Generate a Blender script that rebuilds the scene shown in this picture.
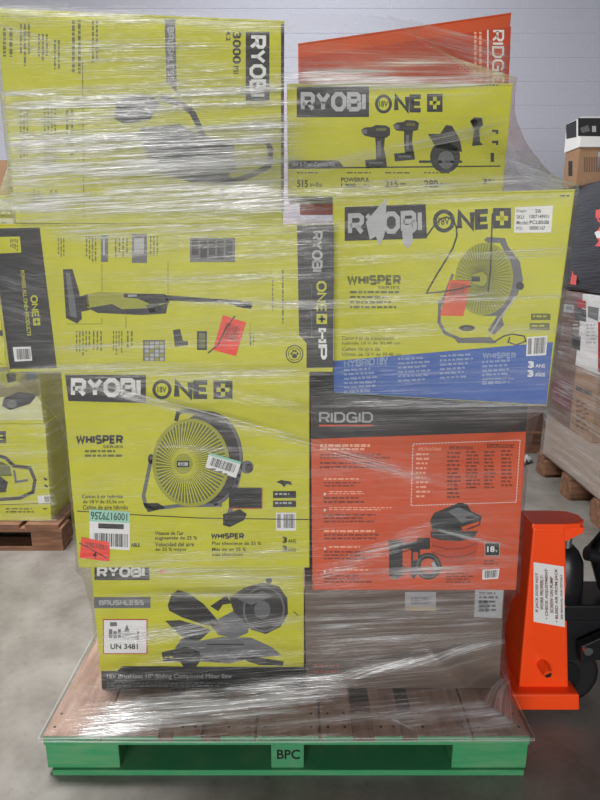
import bpy, bmesh, math, random
from mathutils import Vector, noise
random.seed(7)
for o in list(bpy.data.objects): bpy.data.objects.remove(o)
S = bpy.context.scene
C = S.collection

# ------------------------------------------------------------------ camera
CAM_H, PITCH, FPX = 1.26, math.radians(13.5), 600.0
cam = bpy.data.cameras.new('camera'); cam.lens = FPX / 800 * 36; cam.sensor_width = 36
cam_o = bpy.data.objects.new('camera', cam); C.objects.link(cam_o)
cam_o.location = (0, 0, CAM_H); cam_o.rotation_euler = (math.pi / 2 - PITCH, 0, 0)
S.camera = cam_o
S.view_settings.view_transform = 'Standard'; S.view_settings.look = 'None'
S.view_settings.gamma = 1; S.view_settings.exposure = 0.0
S.view_settings.use_curve_mapping = False
# ------------------------------------------------------------------ light
w = bpy.data.worlds.new('world'); S.world = w; w.use_nodes = True
w.node_tree.nodes['Background'].inputs[0].default_value = (.90, .95, 1.0, 1)
w.node_tree.nodes['Background'].inputs[1].default_value = 0.07
def area(name, loc, target, sx, sy, power, col=(1, .97, .93)):
    l = bpy.data.lights.new(name, 'AREA'); l.shape = 'RECTANGLE'; l.size = sx; l.size_y = sy
    l.energy = power; l.color = col
    o = bpy.data.objects.new(name, l); C.objects.link(o); o.location = loc
    o.rotation_euler = (Vector(target) - Vector(loc)).to_track_quat('-Z', 'Y').to_euler()
    return o
area('front_fill_light', (-.8, -6.0, 1.45), (0, 1.6, 1.0), 4.6, 2.5, 410, (1, .98, .96))  # unseen fill light added behind the camera to brighten the carton fronts
area('ceiling_lamp', (-1.5, 2.15, 3.7), (-1.5, 2.15, 0), 1.6, .6, 225, (1, .98, .97))
area('wall_fill_light', (.2, 4.5, 4.4), (.2, 6.0, 1.6), 2.4, .4, 30, (.96, .98, 1))  # unseen fill light added high up to brighten the back wall

# ------------------------------------------------------------------ helpers
def lin(c):
    c = c / 255.0
    return c / 12.92 if c <= .04045 else ((c + .055) / 1.055) ** 2.4
MATS = {}
def mat(name, rgb, rough=.55, var=.06, scale=14, metal=0, spec=.4, bump=0, stretch=(1, 1, 1), rgb2=None, thr=None):
    if name in MATS: return MATS[name]
    m = bpy.data.materials.new(name); m.use_nodes = True
    nt = m.node_tree; N = nt.nodes; L = nt.links
    b = N['Principled BSDF']; b.inputs['Roughness'].default_value = rough
    b.inputs['Metallic'].default_value = metal
    b.inputs['Specular IOR Level'].default_value = spec
    col = [lin(x) for x in rgb]
    tc = N.new('ShaderNodeTexCoord'); mp = N.new('ShaderNodeMapping'); mp.inputs['Scale'].default_value = stretch
    L.new(tc.outputs['Object'], mp.inputs[0])
    nz = N.new('ShaderNodeTexNoise'); nz.inputs['Scale'].default_value = scale; nz.inputs['Detail'].default_value = 6
    L.new(mp.outputs[0], nz.inputs['Vector'])
    rp = N.new('ShaderNodeValToRGB')
    if rgb2:
        lo, hi = thr or (.4, .6)
        c2 = [lin(x) for x in rgb2]
        rp.color_ramp.elements[0].position = lo; rp.color_ramp.elements[1].position = hi
        rp.color_ramp.elements[0].color = (*col, 1); rp.color_ramp.elements[1].color = (*c2, 1)
    else:
        rp.color_ramp.elements[0].position = .3; rp.color_ramp.elements[1].position = .7
        rp.color_ramp.elements[0].color = (*[x * (1 - var) for x in col], 1)
        rp.color_ramp.elements[1].color = (*[min(1, x * (1 + var)) for x in col], 1)
    L.new(nz.outputs['Fac'], rp.inputs[0]); L.new(rp.outputs[0], b.inputs['Base Color'])
    if bump:
        bp = N.new('ShaderNodeBump'); bp.inputs['Strength'].default_value = bump; bp.inputs['Distance'].default_value = .01
        L.new(nz.outputs['Fac'], bp.inputs['Height']); L.new(bp.outputs[0], b.inputs['Normal'])
    MATS[name] = m
    return m
LIME = mat('lime_print', (190, 190, 34), .5)
LIME_D = mat('lime_print_olive', (150, 152, 42), .5)
OLIVE = mat('olive_ink', (96, 100, 40), .5)
BLACK = mat('black_print', (38, 38, 40), .5)
INK = mat('ink', (24, 24, 26), .5)
GREY = mat('grey_print', (98, 100, 104), .5)
LGREY = mat('light_grey_print', (170, 172, 175), .5)
WHITE = mat('white_print', (222, 223, 222), .5, .03)
BLUE = mat('blue_print', (52, 92, 168), .5)
ORANGE = mat('orange_print', (200, 80, 38), .5)
ORANGE_D = mat('orange_print_deep', (184, 66, 34), .5)
ORANGE_L = mat('orange_ink_light', (236, 170, 140), .5)
RUST = mat('dark_orange_ink', (118, 50, 30), .5)
REDSTK = mat('red_sticker', (232, 62, 44), .5)
MINT = mat('mint_print', (150, 200, 180), .5)
CARD = mat('cardboard', (152, 120, 92), .8, .07, 20)
CARD_D = mat('cardboard_dark', (112, 88, 76), .8, .07, 20)
CARD_G = mat('cardboard_greyish', (106, 90, 80), .8, .06, 20)
GREEN = mat('green_painted_wood', (58, 142, 94), .75, scale=9, stretch=(1, 1, 6), rgb2=(96, 150, 104), thr=(.45, .78), bump=.15)
GREENX = mat('green_painted_end', (66, 140, 96), .8, scale=16, rgb2=(120, 150, 110), thr=(.5, .85), bump=.15)
WOOD = mat('pallet_deck_wood', (184, 154, 140), .8, scale=8, stretch=(6, 1, 6), rgb2=(150, 122, 110), thr=(.35, .7), bump=.2)
WOOD2 = mat('brown_pallet_wood', (136, 98, 74), .8, scale=8, stretch=(1, 6, 6), rgb2=(96, 68, 52), thr=(.35, .7), bump=.2)
JACK = mat('jack_red_paint', (250, 78, 24), .32, .04, 6, spec=.5)
BLKM = mat('black_metal', (26, 27, 30), .35, .1, 10)
RUBBER = mat('black_rubber', (22, 22, 22), .6)
STEEL = mat('steel', (160, 162, 165), .3, .05, 10, metal=.9)
SHRINK = mat('black_film', (46, 47, 54), .3, .3, 10, stretch=(1, 1, 14), bump=.5, spec=.6)
REDP = mat('red_print', (176, 44, 44), .5)
DKRED = mat('dark_red_print', (112, 52, 52), .5)
PINKL = mat('coral_label', (222, 92, 92), .5)
NAIL = mat('nail', (40, 34, 32), .6)

def mesh_obj(name, verts, faces, mats, parent=None, fm=None, origin=(0, 0, 0), smooth=False):
    """verts in world space; origin is where the parent sits"""
    me = bpy.data.meshes.new(name)
    o = Vector(origin)
    me.from_pydata([tuple(Vector(v) - o) for v in verts], [], faces)
    if not isinstance(mats, (list, tuple)): mats = [mats]
    for m in mats: me.materials.append(m)
    if fm: me.polygons.foreach_set('material_index', fm)
    if smooth: me.polygons.foreach_set('use_smooth', [True] * len(me.polygons))
    me.update()
    ob = bpy.data.objects.new(name, me); C.objects.link(ob)
    if parent: ob.parent = parent
    else: ob.location = o
    return ob
def thing(name, loc, label, cat, group=None):
    e = bpy.data.objects.new(name, None); C.objects.link(e); e.location = loc; e.empty_display_size = .1
    e['label'] = label; e['category'] = cat
    if group: e['group'] = group
    return e
def tag(o, label, cat, group=None):
    o['label'] = label; o['category'] = cat
    if group: o['group'] = group
    return o
class MB:
    """mesh collector in world space"""
    def __init__(s): s.v = []; s.f = []; s.m = []; s.mats = []
    def mi(s, m):
        if m not in s.mats: s.mats.append(m)
        return s.mats.index(m)
    def add(s, v, f, m):
        k = len(s.v); s.v += [tuple(x) for x in v]; i = s.mi(m)
        for q in f: s.f.append([k + a for a in q]); s.m.append(i)
    def hexa(s, lo, hi, m):
        """lo, hi: 4 points each, counter-clockwise from above"""
        s.add(list(lo) + list(hi), [(3, 2, 1, 0), (4, 5, 6, 7), (0, 1, 5, 4), (1, 2, 6, 5), (2, 3, 7, 6), (3, 0, 4, 7)], m)
    def box(s, x0, x1, y0, y1, z0, z1, m):
        s.hexa([(x0, y0, z0), (x1, y0, z0), (x1, y1, z0), (x0, y1, z0)], [(x0, y0, z1), (x1, y0, z1), (x1, y1, z1), (x0, y1, z1)], m)
    def prism(s, prof, y0, y1, m):
        """profile in (x,z), counter-clockwise seen from -y"""
        n = len(prof)
        s.add([(x, y0, z) for x, z in prof] + [(x, y1, z) for x, z in prof],
              [list(range(n)), list(range(2 * n - 1, n - 1, -1))] + [(i, i + n, (i + 1) % n + n, (i + 1) % n) for i in range(n)], m)
    def tube(s, pts, r, m, n=10, cap=True):
        pts = [Vector(p) for p in pts]; rings = []
        rs = r if isinstance(r, (list, tuple)) else [r] * len(pts)
        up = Vector((0, 0, 1))
        V = []; F = []
        for i, p in enumerate(pts):
            d = (pts[min(i + 1, len(pts) - 1)] - pts[max(i - 1, 0)]).normalized()
            a = d.cross(up)
            if a.length < .05: a = d.cross(Vector((1, 0, 0)))
            a.normalize(); b = d.cross(a)
            for k in range(n):
                t = 2 * math.pi * k / n
                V.append(p + (a * math.cos(t) + b * math.sin(t)) * rs[i])
        for i in range(len(pts) - 1):
            for k in range(n):
                F.append((i * n + k, i * n + (k + 1) % n, (i + 1) * n + (k + 1) % n, (i + 1) * n + k))
        if cap: F.append(list(range(n - 1, -1, -1))); F.append([(len(pts) - 1) * n + k for k in range(n)])
        s.add(V, F, m)
    def build(s, name, parent=None, origin=(0, 0, 0), bevel=0, smooth=False):
        ob = mesh_obj(name, s.v, s.f, s.mats, parent, s.m, origin, smooth)
        bm = bmesh.new(); bm.from_mesh(ob.data); bmesh.ops.recalc_face_normals(bm, faces=bm.faces)
        if bevel: bmesh.ops.bevel(bm, geom=bm.edges[:], offset=bevel, segments=2, affect='EDGES', profile=.6)
        bm.to_mesh(ob.data); bm.free()
        return ob
def ray(px, py):
    c, s_ = math.cos(PITCH), math.sin(PITCH)
    F = Vector((0, c, -s_)); U = Vector((0, s_, c))
    return F * FPX + Vector((px - 300, 0, 0)) - U * (py - 400)
CP = Vector((0, 0, CAM_H))
def at_y(px, py, y): r = ray(px, py); return CP + r * (y / r.y)
def at_x(px, py, x): r = ray(px, py); return CP + r * (x / r.x)
def at_z(px, py, z): r = ray(px, py); return CP + r * ((z - CAM_H) / r.z)

# ------------------------------------------------------------------ flat print
FONT = {}
def text2d(s, bold=0.0):
    k = (s, bold)
    if k in FONT: return FONT[k]
    cu = bpy.data.curves.new('t', 'FONT'); cu.body = s; cu.offset = bold; cu.resolution_u = 3
    ob = bpy.data.objects.new('t', cu)
    me = ob.to_mesh()
    V = [(v.co.x, v.co.y) for v in me.vertices]; F = [list(p.vertices) for p in me.polygons]
    ob.to_mesh_clear(); bpy.data.objects.remove(ob); bpy.data.curves.remove(cu)
    xs = [a for a, b in V]; ys = [b for a, b in V]
    x0, x1, y0, y1 = min(xs), max(xs), min(ys), max(ys)
    V = [((a - x0) / (x1 - x0), (b - y0) / (y1 - y0)) for a, b in V]
    FONT[k] = (V, F); return FONT[k]
# heavy technical letters drawn as strokes: (advance, [polylines]) in a box of height 1
def _o(w, c=.18): return [(c, 0), (w - c, 0), (w, c), (w, 1 - c), (w - c, 1), (c, 1), (0, 1 - c), (0, c), (c, 0)]
GL = {
 'R': (.8, [[(0, 0), (0, 1), (.62, 1), (.8, .86), (.8, .60), (.62, .44), (0, .44)], [(.42, .44), (.8, 0)]]),
 'Y': (.86, [[(0, 1), (.43, .5), (.86, 1)], [(.43, .5), (.43, 0)]]),
 'O': (.88, [_o(.88, .26)]),
 'B': (.8, [[(0, 0), (0, 1), (.6, 1), (.76, .88), (.76, .64), (.62, .53), (0, .53)], [(.62, .53), (.8, .4), (.8, .12), (.64, 0), (0, 0)]]),
 'I': (.02, [[(0, 0), (0, 1)]]),
 'N': (.8, [[(0, 0), (0, 1), (.8, 0), (.8, 1)]]),
 'E': (.66, [[(.66, 1), (0, 1), (0, 0), (.66, 0)], [(0, .5), (.6, .5)]]),
 'D': (.84, [[(0, 0), (0, 1), (.6, 1), (.84, .76), (.84, .24), (.6, 0), (0, 0)]]),
 'G': (.84, [[(.84, .8), (.62, 1), (.22, 1), (0, .78), (0, .22), (.22, 0), (.84, 0), (.84, .48), (.45, .48)]]),
 'W': (1.2, [[(0, 1), (.28, 0), (.6, .9), (.92, 0), (1.2, 1)]]),
 'H': (.76, [[(0, 0), (0, 1)], [(.76, 0), (.76, 1)], [(0, .5), (.76, .5)]]),
 'S': (.74, [[(.74, 1), (.12, 1), (0, .88), (0, .62), (.12, .52), (.62, .5), (.74, .38), (.74, .12), (.62, 0), (0, 0)]]),
 'P': (.78, [[(0, 0), (0, 1), (.64, 1), (.78, .86), (.78, .58), (.64, .44), (0, .44)]]),
 'U': (.78, [[(0, 1), (0, .18), (.16, 0), (.62, 0), (.78, .18), (.78, 1)]]),
 'L': (.62, [[(0, 1), (0, 0), (.62, 0)]]),
}
def stroke_poly(pts, w, closed=False):
    """2D polyline -> list of quads with mitred joins"""
    P = [Vector((a, b)) for a, b in pts]
    closed = closed or (P[0] - P[-1]).length < 1e-6 and len(P) > 2
    if closed and (P[0] - P[-1]).length < 1e-6: P = P[:-1]
    n = len(P); L = []; R_ = []
    for i in range(n):
        a = P[i - 1] if (i > 0 or closed) else None
        b = P[(i + 1) % n] if (i < n - 1 or closed) else None
        d1 = (P[i] - a).normalized() if a is not None else None
        d2 = (b - P[i]).normalized() if b is not None else None
        if d1 is None: d1 = d2
        if d2 is None: d2 = d1
        n1 = Vector((-d1.y, d1.x)); n2 = Vector((-d2.y, d2.x)); m = n1 + n2
        if m.length < 1e-4: m = n1
        m.normalize(); k = min(1.8, 1 / max(.3, m.dot(n1)))
        L.append(P[i] + m * (w / 2 * k)); R_.append(P[i] - m * (w / 2 * k))
    q = []
    for i in range(n if closed else n - 1):
        j = (i + 1) % n
        q.append([tuple(L[i]), tuple(R_[i]), tuple(R_[j]), tuple(L[j])])
    return q
def logo2d(s, w=.24, gap=.34, italic=0):
    Q = []; x = 0
    for ch in s:
        if ch == ' ': x += .5; continue
        adv, pl = GL[ch]
        for p in pl:
            Q += stroke_poly([(a + x, b) for a, b in p], w)
        x += adv + gap
    x -= gap
    V = []; F = []
    for q in Q:
        F.append(list(range(len(V), len(V) + 4)))
        for a, b in q:
            u = (a + w / 2) / (x + w); v = (b + w / 2) / (1 + w)
            V.append((u + italic * v, v))
    return V, F
def frame(x0, y0, x1, y1, rot=0):
    return {0: [(x0, y0), (x1, y0), (x1, y1), (x0, y1)], 'cw': [(x1, y0), (x1, y1), (x0, y1), (x0, y0)],
            'ccw': [(x0, y1), (x0, y0), (x1, y0), (x1, y1)], 180: [(x1, y1), (x0, y1), (x0, y0), (x1, y0)]}[rot]
def bil(q, u, v):
    """u right, v up inside quad TL,TR,BR,BL"""
    t = [q[0][i] * (1 - u) + q[1][i] * u for i in (0, 1)]; b = [q[3][i] * (1 - u) + q[2][i] * u for i in (0, 1)]
    return (b[0] * (1 - v) + t[0] * v, b[1] * (1 - v) + t[1] * v)
class Face:
    """vertical plane through two plan points; drawings are laid on it"""
    def __init__(s, a, b):
        s.a = Vector((a[0], a[1], 0)); t = Vector((b[0] - a[0], b[1] - a[1], 0)).normalized()
        s.t = t; s.n = Vector((t.y, -t.x, 0))
        s.parent = None; s.origin = (0, 0, 0); s.zr = None
    def P(s, px, py, off=0):
        r = ray(px, py); k = (s.a - CP).dot(s.n) / r.dot(s.n)
        q = CP + r * k + s.n * off
        if s.zr: q.z = min(max(q.z, s.zr[0] + .001), s.zr[1] - .001)
        return q
class Print:
    def __init__(s, face, name, parent=None, base=0):
        s.f = face; s.mb = MB(); s.name = name; s.lay = base; s.parent = parent
    def up(s): s.lay += 1; return s
    def poly(s, pts, m, lay=None):
        off = .0006 + .0002 * (s.lay if lay is None else lay)
        V = [s.f.P(x, y, off) for x, y in pts]
        s.mb.add(V, [list(range(len(V)))], m); return s
    def rect(s, x0, y0, x1, y1, m): return s.poly([(x0, y0), (x0, y1), (x1, y1), (x1, y0)], m)
    def quad(s, q, m): return s.poly(q, m)
    def line(s, pts, w, m, closed=False):
        for q in stroke_poly(pts, w, closed): s.poly(q, m)
        return s
    def ell(s, cx, cy, rx, ry, m, n=36, rot=0):
        c, k = math.cos(rot), math.sin(rot)
        s.poly([(cx + rx * math.cos(t) * c - ry * math.sin(t) * k, cy + rx * math.cos(t) * k + ry * math.sin(t) * c) for t in [2 * math.pi * i / n for i in range(n)]], m); return s
    def ring(s, cx, cy, rx, ry, w, m, n=36, rot=0, a0=0, a1=360):
        c, k = math.cos(rot), math.sin(rot)
        full = a1 - a0 >= 360
        T = [math.radians(a0 + (a1 - a0) * i / n) for i in range(n + (0 if full else 1))]
        s.line([(cx + rx * math.cos(t) * c - ry * math.sin(t) * k, cy + rx * math.cos(t) * k + ry * math.sin(t) * c) for t in T], w, m, closed=full); return s
    def shape(s, VF, q, m):
        off = .0006 + .0002 * s.lay
        V = [s.f.P(*bil(q, u, v), off) for u, v in VF[0]]
        s.mb.add(V, VF[1], m); return s
    def text(s, t, x0, y0, x1, y1, m, bold=0.0, rot=0): return s.shape(text2d(t, bold), frame(x0, y0, x1, y1, rot), m)
    def textq(s, t, q, m, bold=0.0): return s.shape(text2d(t, bold), q, m)
    def logo(s, t, x0, y0, x1, y1, m, w=.24, gap=.34, rot=0, italic=0): return s.shape(logo2d(t, w, gap, italic), frame(x0, y0, x1, y1, rot), m)
    def logoq(s, t, q, m, w=.24, gap=.34): return s.shape(logo2d(t, w, gap), q, m)
    def bars(s, x0, y0, x1, y1, n, m, fill=.5, slope=0):
        """n lines of print too small to read, as rows of word-length dashes"""
        h = (y1 - y0) / n
        for i in range(n):
            x = x0; end = x0 + (x1 - x0) * random.uniform(.7, 1)
            while x < end - 1:
                ww = random.uniform(2, 7); ww = min(ww, end - x)
                yy = y0 + i * h + slope * (x - x0)
                s.rect(x, yy, x + ww, yy + h * fill, m); x += ww + 1.3
        return s
    def vbars(s, x0, y0, x1, y1, n, m, fill=.5):
        w_ = (x1 - x0) / n
        for i in range(n):
            y = y0; end = y0 + (y1 - y0) * random.uniform(.7, 1)
            while y < end - 1:
                hh = min(random.uniform(2, 7), end - y)
                s.rect(x0 + i * w_, y, x0 + i * w_ + w_ * fill, y + hh, m); y += hh + 1.3
        return s
    def barcode(s, q, m=None):
        m = m or INK; u = .03
        rnd = random.Random(3)
        while u < .96:
            a = rnd.choice((.012, .02, .035)); 
            s.poly([bil(q, u, .0), bil(q, u, 1), bil(q, min(.98, u + a), 1), bil(q, min(.98, u + a), 0)], m); u += a + rnd.choice((.014, .024, .03))
        return s
    def done(s, stuff=False):
        o = s.mb.build(s.name, s.parent or s.f.parent, s.f.origin)
        if stuff: o['kind'] = 'stuff'
        return o
    def cut(s, name=None, stuff=False):
        s.done(stuff); s.mb = MB(); s.name = name or s.name; return s
def plus_box(p, x0, y0, x1, y1, bg, fg):
    p.rect(x0, y0, x1, y1, bg); p.up()
    cx, cy = (x0 + x1) / 2, (y0 + y1) / 2; a = (x1 - x0) * .34; b = (y1 - y0) * .34; t = (x1 - x0) * .11; u = (y1 - y0) * .11
    p.rect(cx - a, cy - u, cx + a, cy + u, fg); p.rect(cx - t, cy - b, cx + t, cy + b, fg)

HULL = []      # vertical edge lines of the wrapped cartons, for the film
def carton(name, label, group, px, dl, dr, zb, zt, depth, m, hull=True, flap=None, free_top=False):
    """px: TL, TR, BR, BL of the front; dl, dr: distance of the left and right edge"""
    zb += .0008
    a = at_y((px[0][0] + px[3][0]) / 2, (px[0][1] + px[3][1]) / 2, dl); b = at_y((px[1][0] + px[2][0]) / 2, (px[1][1] + px[2][1]) / 2, dr)
    f = Face(a, b)
    c = [f.P(*p) for p in px]
    tl, tr, br, bl = c
    hi = [Vector((p.x, p.y, p.z if free_top else zt)) for p in (tl, tr)]; lo = [Vector((p.x, p.y, zb)) for p in (bl, br)]
    back = -f.n * depth
    L = [lo[0], lo[1], lo[1] + back, lo[0] + back]; Hh = [hi[0], hi[1], hi[1] + back, hi[0] + back]
    org = (L[0] + L[1] + L[2] + L[3]) / 4
    e = thing(name, org, label, 'box', group)
    fl = .003
    H2 = [p - Vector((0, 0, fl)) for p in Hh]
    mb = MB(); mb.hexa(L, H2, m); body = mb.build('carton_body', e, org, bevel=.0022)
    # two closing flaps on top, meeting at a seam
    for k in (0, 1):
        if k == 0: q = [Hh[0], Hh[1], Hh[1] * .503 + Hh[2] * .497, Hh[0] * .503 + Hh[3] * .497]
        else: q = [Hh[0] * .497 + Hh[3] * .503, Hh[1] * .497 + Hh[2] * .503, Hh[2], Hh[3]]
        mb = MB(); mb.hexa([p - Vector((0, 0, fl)) for p in q], q, flap or m); mb.build('top_flap', e, org)
    if hull: HULL.append((L, Hh))
    f.parent = e; f.origin = org; f.zr = (zb, max(h.z for h in hi))
    return f, e

# ------------------------------------------------------------------ the setting
def floor_material():
    m = bpy.data.materials.new('concrete_floor'); m.use_nodes = True
    nt = m.node_tree; N = nt.nodes; L = nt.links; b = N['Principled BSDF']
    tc = N.new('ShaderNodeTexCoord')
    def nz(s, d=5, r=.6):
        n = N.new('ShaderNodeTexNoise'); n.inputs['Scale'].default_value = s; n.inputs['Detail'].default_value = d; n.inputs['Roughness'].default_value = r
        L.new(tc.outputs['Object'], n.inputs['Vector']); return n
    n1 = nz(2.2); n2 = nz(45, 4, .7); n3 = nz(9, 6, .65)
    r = N.new('ShaderNodeValToRGB'); r.color_ramp.elements[0].position = .32; r.color_ramp.elements[1].position = .7
    r.color_ramp.elements[0].color = (lin(112), lin(107), lin(100), 1); r.color_ramp.elements[1].color = (lin(148), lin(144), lin(139), 1)
    L.new(n1.outputs[0], r.inputs[0])
    r2 = N.new('ShaderNodeValToRGB'); r2.color_ramp.elements[0].position = .3; r2.color_ramp.elements[0].color = (.72, .71, .70, 1); r2.color_ramp.elements[1].position = .6; r2.color_ramp.elements[1].color = (1, 1, 1, 1)
    L.new(n3.outputs[0], r2.inputs[0])
    r3 = N.new('ShaderNodeValToRGB'); r3.color_ramp.elements[0].position = .28; r3.color_ramp.elements[0].color = (.7, .7, .7, 1); r3.color_ramp.elements[1].position = .42; r3.color_ramp.elements[1].color = (1, 1, 1, 1)
    L.new(n2.outputs[0], r3.inputs[0])
    m1 = N.new('ShaderNodeMixRGB'); m1.blend_type = 'MULTIPLY'; m1.inputs[0].default_value = 1; L.new(r.outputs[0], m1.inputs[1]); L.new(r2.outputs[0], m1.inputs[2])
    m2 = N.new('ShaderNodeMixRGB'); m2.blend_type = 'MULTIPLY'; m2.inputs[0].default_value = .8; L.new(m1.outputs[0], m2.inputs[1]); L.new(r3.outputs[0], m2.inputs[2])
    L.new(m2.outputs[0], b.inputs['Base Color']); b.inputs['Roughness'].default_value = .5; b.inputs['Specular IOR Level'].default_value = .35
    bp = N.new('ShaderNodeBump'); bp.inputs['Strength'].default_value = .12; bp.inputs['Distance'].default_value = .004
    L.new(n2.outputs[0], bp.inputs['Height']); L.new(bp.outputs[0], b.inputs['Normal'])
    return m
WALL_Y = 6.15
mb = MB(); mb.box(-6, 6, -4, WALL_Y + .2, -.1, 0, floor_material())
fl = mb.build('floor'); fl['kind'] = 'structure'
WALLM = mat('painted_block', (208, 210, 224), .6, .025, 30, bump=.12)
MORTAR = mat('painted_mortar', (216, 218, 232), .7, .03, 30)
mb = MB(); mb.box(-4.6, 5.7, WALL_Y + .0045, WALL_Y + .2, 0, 4.2, MORTAR)
wall = mb.build('wall_back'); wall['kind'] = 'structure'
bh, bw, jt = .203, .62, .007
blk = {}
def block(w_):
    k = round(w_, 3)
    if k not in blk:
        b = MB(); b.box(-k / 2 + jt / 2, k / 2 - jt / 2, 0, .03, jt / 2, bh - jt / 2, WALLM)
        o = b.build('block', wall, bevel=.001); blk[k] = o.data; return o
    o = bpy.data.objects.new('block', blk[k]); C.objects.link(o); o.parent = wall; return o
for r in range(19):
    x = -4.0 - (bw / 2 if r % 2 else 0) + .18
    while x < 5.1:
        o = block(bw); o.location = (x + bw / 2, WALL_Y, r * bh); x += bw

# ------------------------------------------------------------------ the green pallet
PF, PB, PL, PR = 1.24, 2.26, -.632, .566       # front, back, left, right
DECK = .113
pal = thing('pallet', ((PL + PR) / 2, (PF + PB) / 2, 0), 'green painted wooden block pallet under the wrapped stack of boxes', 'pallet')
po = pal.location
def part(name, x0, x1, y0, y1, z0, z1, m, bev=.002, parent=pal, o=po, top=None, ends=None):
    b = MB(); b.box(x0, x1, y0, y1, z0, z1, m); ob = b.build(name, parent, o, bevel=bev)
    if top or ends:
        ob.data.materials.append(top or ends)
        for q in ob.data.polygons:
            if (top and q.normal.z > .7) or (ends and abs(q.normal.y) > .7): q.material_index = 1
    return ob
for y0, y1 in ((PF, PF + .1), (1.70, 1.80), (PB - .1, PB)):
    part('bottom_board', PL + .015, PR - .008, y0 - .004 if y0 == PF else y0, y1, 0, .016, GREEN)
for x0, x1 in ((PL, PL + .185), (-.074, .012), (PR - .19, PR)):
    for y0, y1 in ((PF + .003, PF + .14), (1.68, 1.82), (PB - .14, PB - .003)):
        bo = part('block', x0 + .002, x1 - .002, y0, y1, .016, .087, GREEN if abs(x0) > .2 else GREENX, .003)
for y0, y1 in ((PF, PF + .1), (1.70, 1.80), (PB - .1, PB)):
    part('stringer_board', PL, PR, y0, y1, .087, .099, GREEN, top=WOOD)
for x0, x1 in ((-.632, -.492), (-.487, -.349), (-.312, -.244), (-.196, -.112), (-.106, .046), (.052, .130), (.184, .252), (.289, .424), (.429, .566)):
    bd = part('deck_board', x0, x1, PF, PB, .099, DECK, WOOD, .0015, ends=GREEN)
    for yy in (PF + .03, PF + .075):
        for xx in (x0 + .018, x1 - .018):
            b = MB(); b.tube([(xx, yy, DECK - .001), (xx, yy, DECK + .0006)], .0035, NAIL, 8)
            b.build('nail_head', bd, po)
fF = Face((PL, PF + .003), (PR, PF + .003)); fF.parent = pal; fF.origin = po
p = Print(fF, 'stencil_lettering'); p.text('BPC', 277, 749.5, 300, 759, INK, .02); p.done()

# ------------------------------------------------------------------ cartons on the pallet
G = 'printed cartons wrapped on the green pallet'
Z1, Z1R, Z2, Z2R, Z3, Z3R = .495, .432, .998, .940, 1.328, 1.390
# --- miter saw carton, bottom left
f, e = carton('saw_carton', 'lime carton with miter saw picture at bottom left, directly on pallet deck', G,
              [(90, 560), (304, 562), (304, 691), (102, 691)], 1.405, 1.405, DECK + .0008, Z1, .5, LIME)
p = Print(f, 'bottom_band'); p.poly([(101.4, 671), (117, 671), (123, 666), (304, 667), (304, 690.5), (102, 690.5)], BLACK); p.up()
p.text('18V Brushless 10" Sliding Compound Miter Saw', 107, 673.5, 232, 679.5, LGREY, .01); p.bars(107, 682, 260, 688, 2, GREY); p.done()
p = Print(f, 'brand_panel'); p.rect(94.5, 562, 149.4, 580, BLACK); p.up().logo('RYOBI', 97, 566.5, 145, 577, WHITE, .3); p.done()
p = Print(f, 'feature_strip'); p.rect(94, 597, 150.5, 608, GREY); p.up().logo('BRUSHLESS', 99, 600, 144, 605, LGREY, .3)
p.rect(160, 570, 166, 573, REDSTK); p.done()
p = Print(f, 'hazard_label'); p.rect(103, 619, 147.5, 654, REDP); p.up().rect(104, 620, 146.5, 653, WHITE); p.up()
p.text('UN 3481', 110.5, 643.5, 138, 649, INK, .03)
for x, y, a, b in ((110, 622, 117, 626), (109, 629, 112.5, 638), (113.5, 631, 117, 638), (118, 629, 121, 638)): p.rect(x, y, a, b, GREY)
p.poly([(124, 632), (127, 624), (130, 632)], GREY); p.rect(122, 633, 137, 639, LGREY); p.rect(137, 631, 139, 640, GREY); p.done()
p = Print(f, 'saw_picture')
def sw(*pts): return [(90 + x / 2.727, 565 + y / 2.727) for x, y in pts]
p.poly(sw((330, 165), (345, 150), (400, 120), (440, 150), (430, 185), (395, 200), (350, 190)), GREY); p.up()
p.poly(sw((380, 88), (420, 62), (470, 48), (515, 58), (538, 90), (540, 132), (520, 168), (480, 188), (440, 176), (418, 150), (392, 128)), BLACK)
p.poly(sw((212, 110), (222, 80), (240, 68), (268, 76), (310, 106), (348, 150), (352, 168), (310, 162), (250, 142), (216, 124)), INK)
p.poly(sw((328, 112), (372, 82), (386, 104), (362, 108), (350, 126)), INK)
p.poly(sw((205, 152), (245, 150), (300, 166), (330, 178), (300, 205), (262, 205), (240, 186)), BLACK); p.up()
p.ring(*sw((474, 120))[0], 20, 22, 2, GREY); p.ell(*sw((470, 122))[0], 8, 9, GREY); p.poly(sw((400, 92), (470, 70), (500, 84), (440, 108)), GREY)
p.poly(sw((232, 226), (250, 200), (300, 206), (360, 196), (440, 198), (496, 224), (522, 246), (440, 254), (380, 268), (300, 262), (258, 250)), GREY); p.up()
p.poly(sw((196, 238), (262, 222), (300, 236), (300, 262), (286, 282), (258, 280), (246, 264), (200, 262)), INK)
p.poly(sw((420, 246), (528, 262), (526, 274), (462, 272), (424, 260)), INK); p.line(sw((296, 248), (340, 262), (400, 258), (440, 246)), 2.4, BLACK)
p.rect(*sw((206, 244))[0], *sw((226, 252))[0], LIME); p.rect(*sw((318, 214))[0], *sw((420, 218))[0], BLACK); p.ell(*sw((488, 42))[0], 3.2, 3, BLACK); p.line(sw((555, 126), (568, 138)), 1, OLIVE); p.done()
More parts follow.
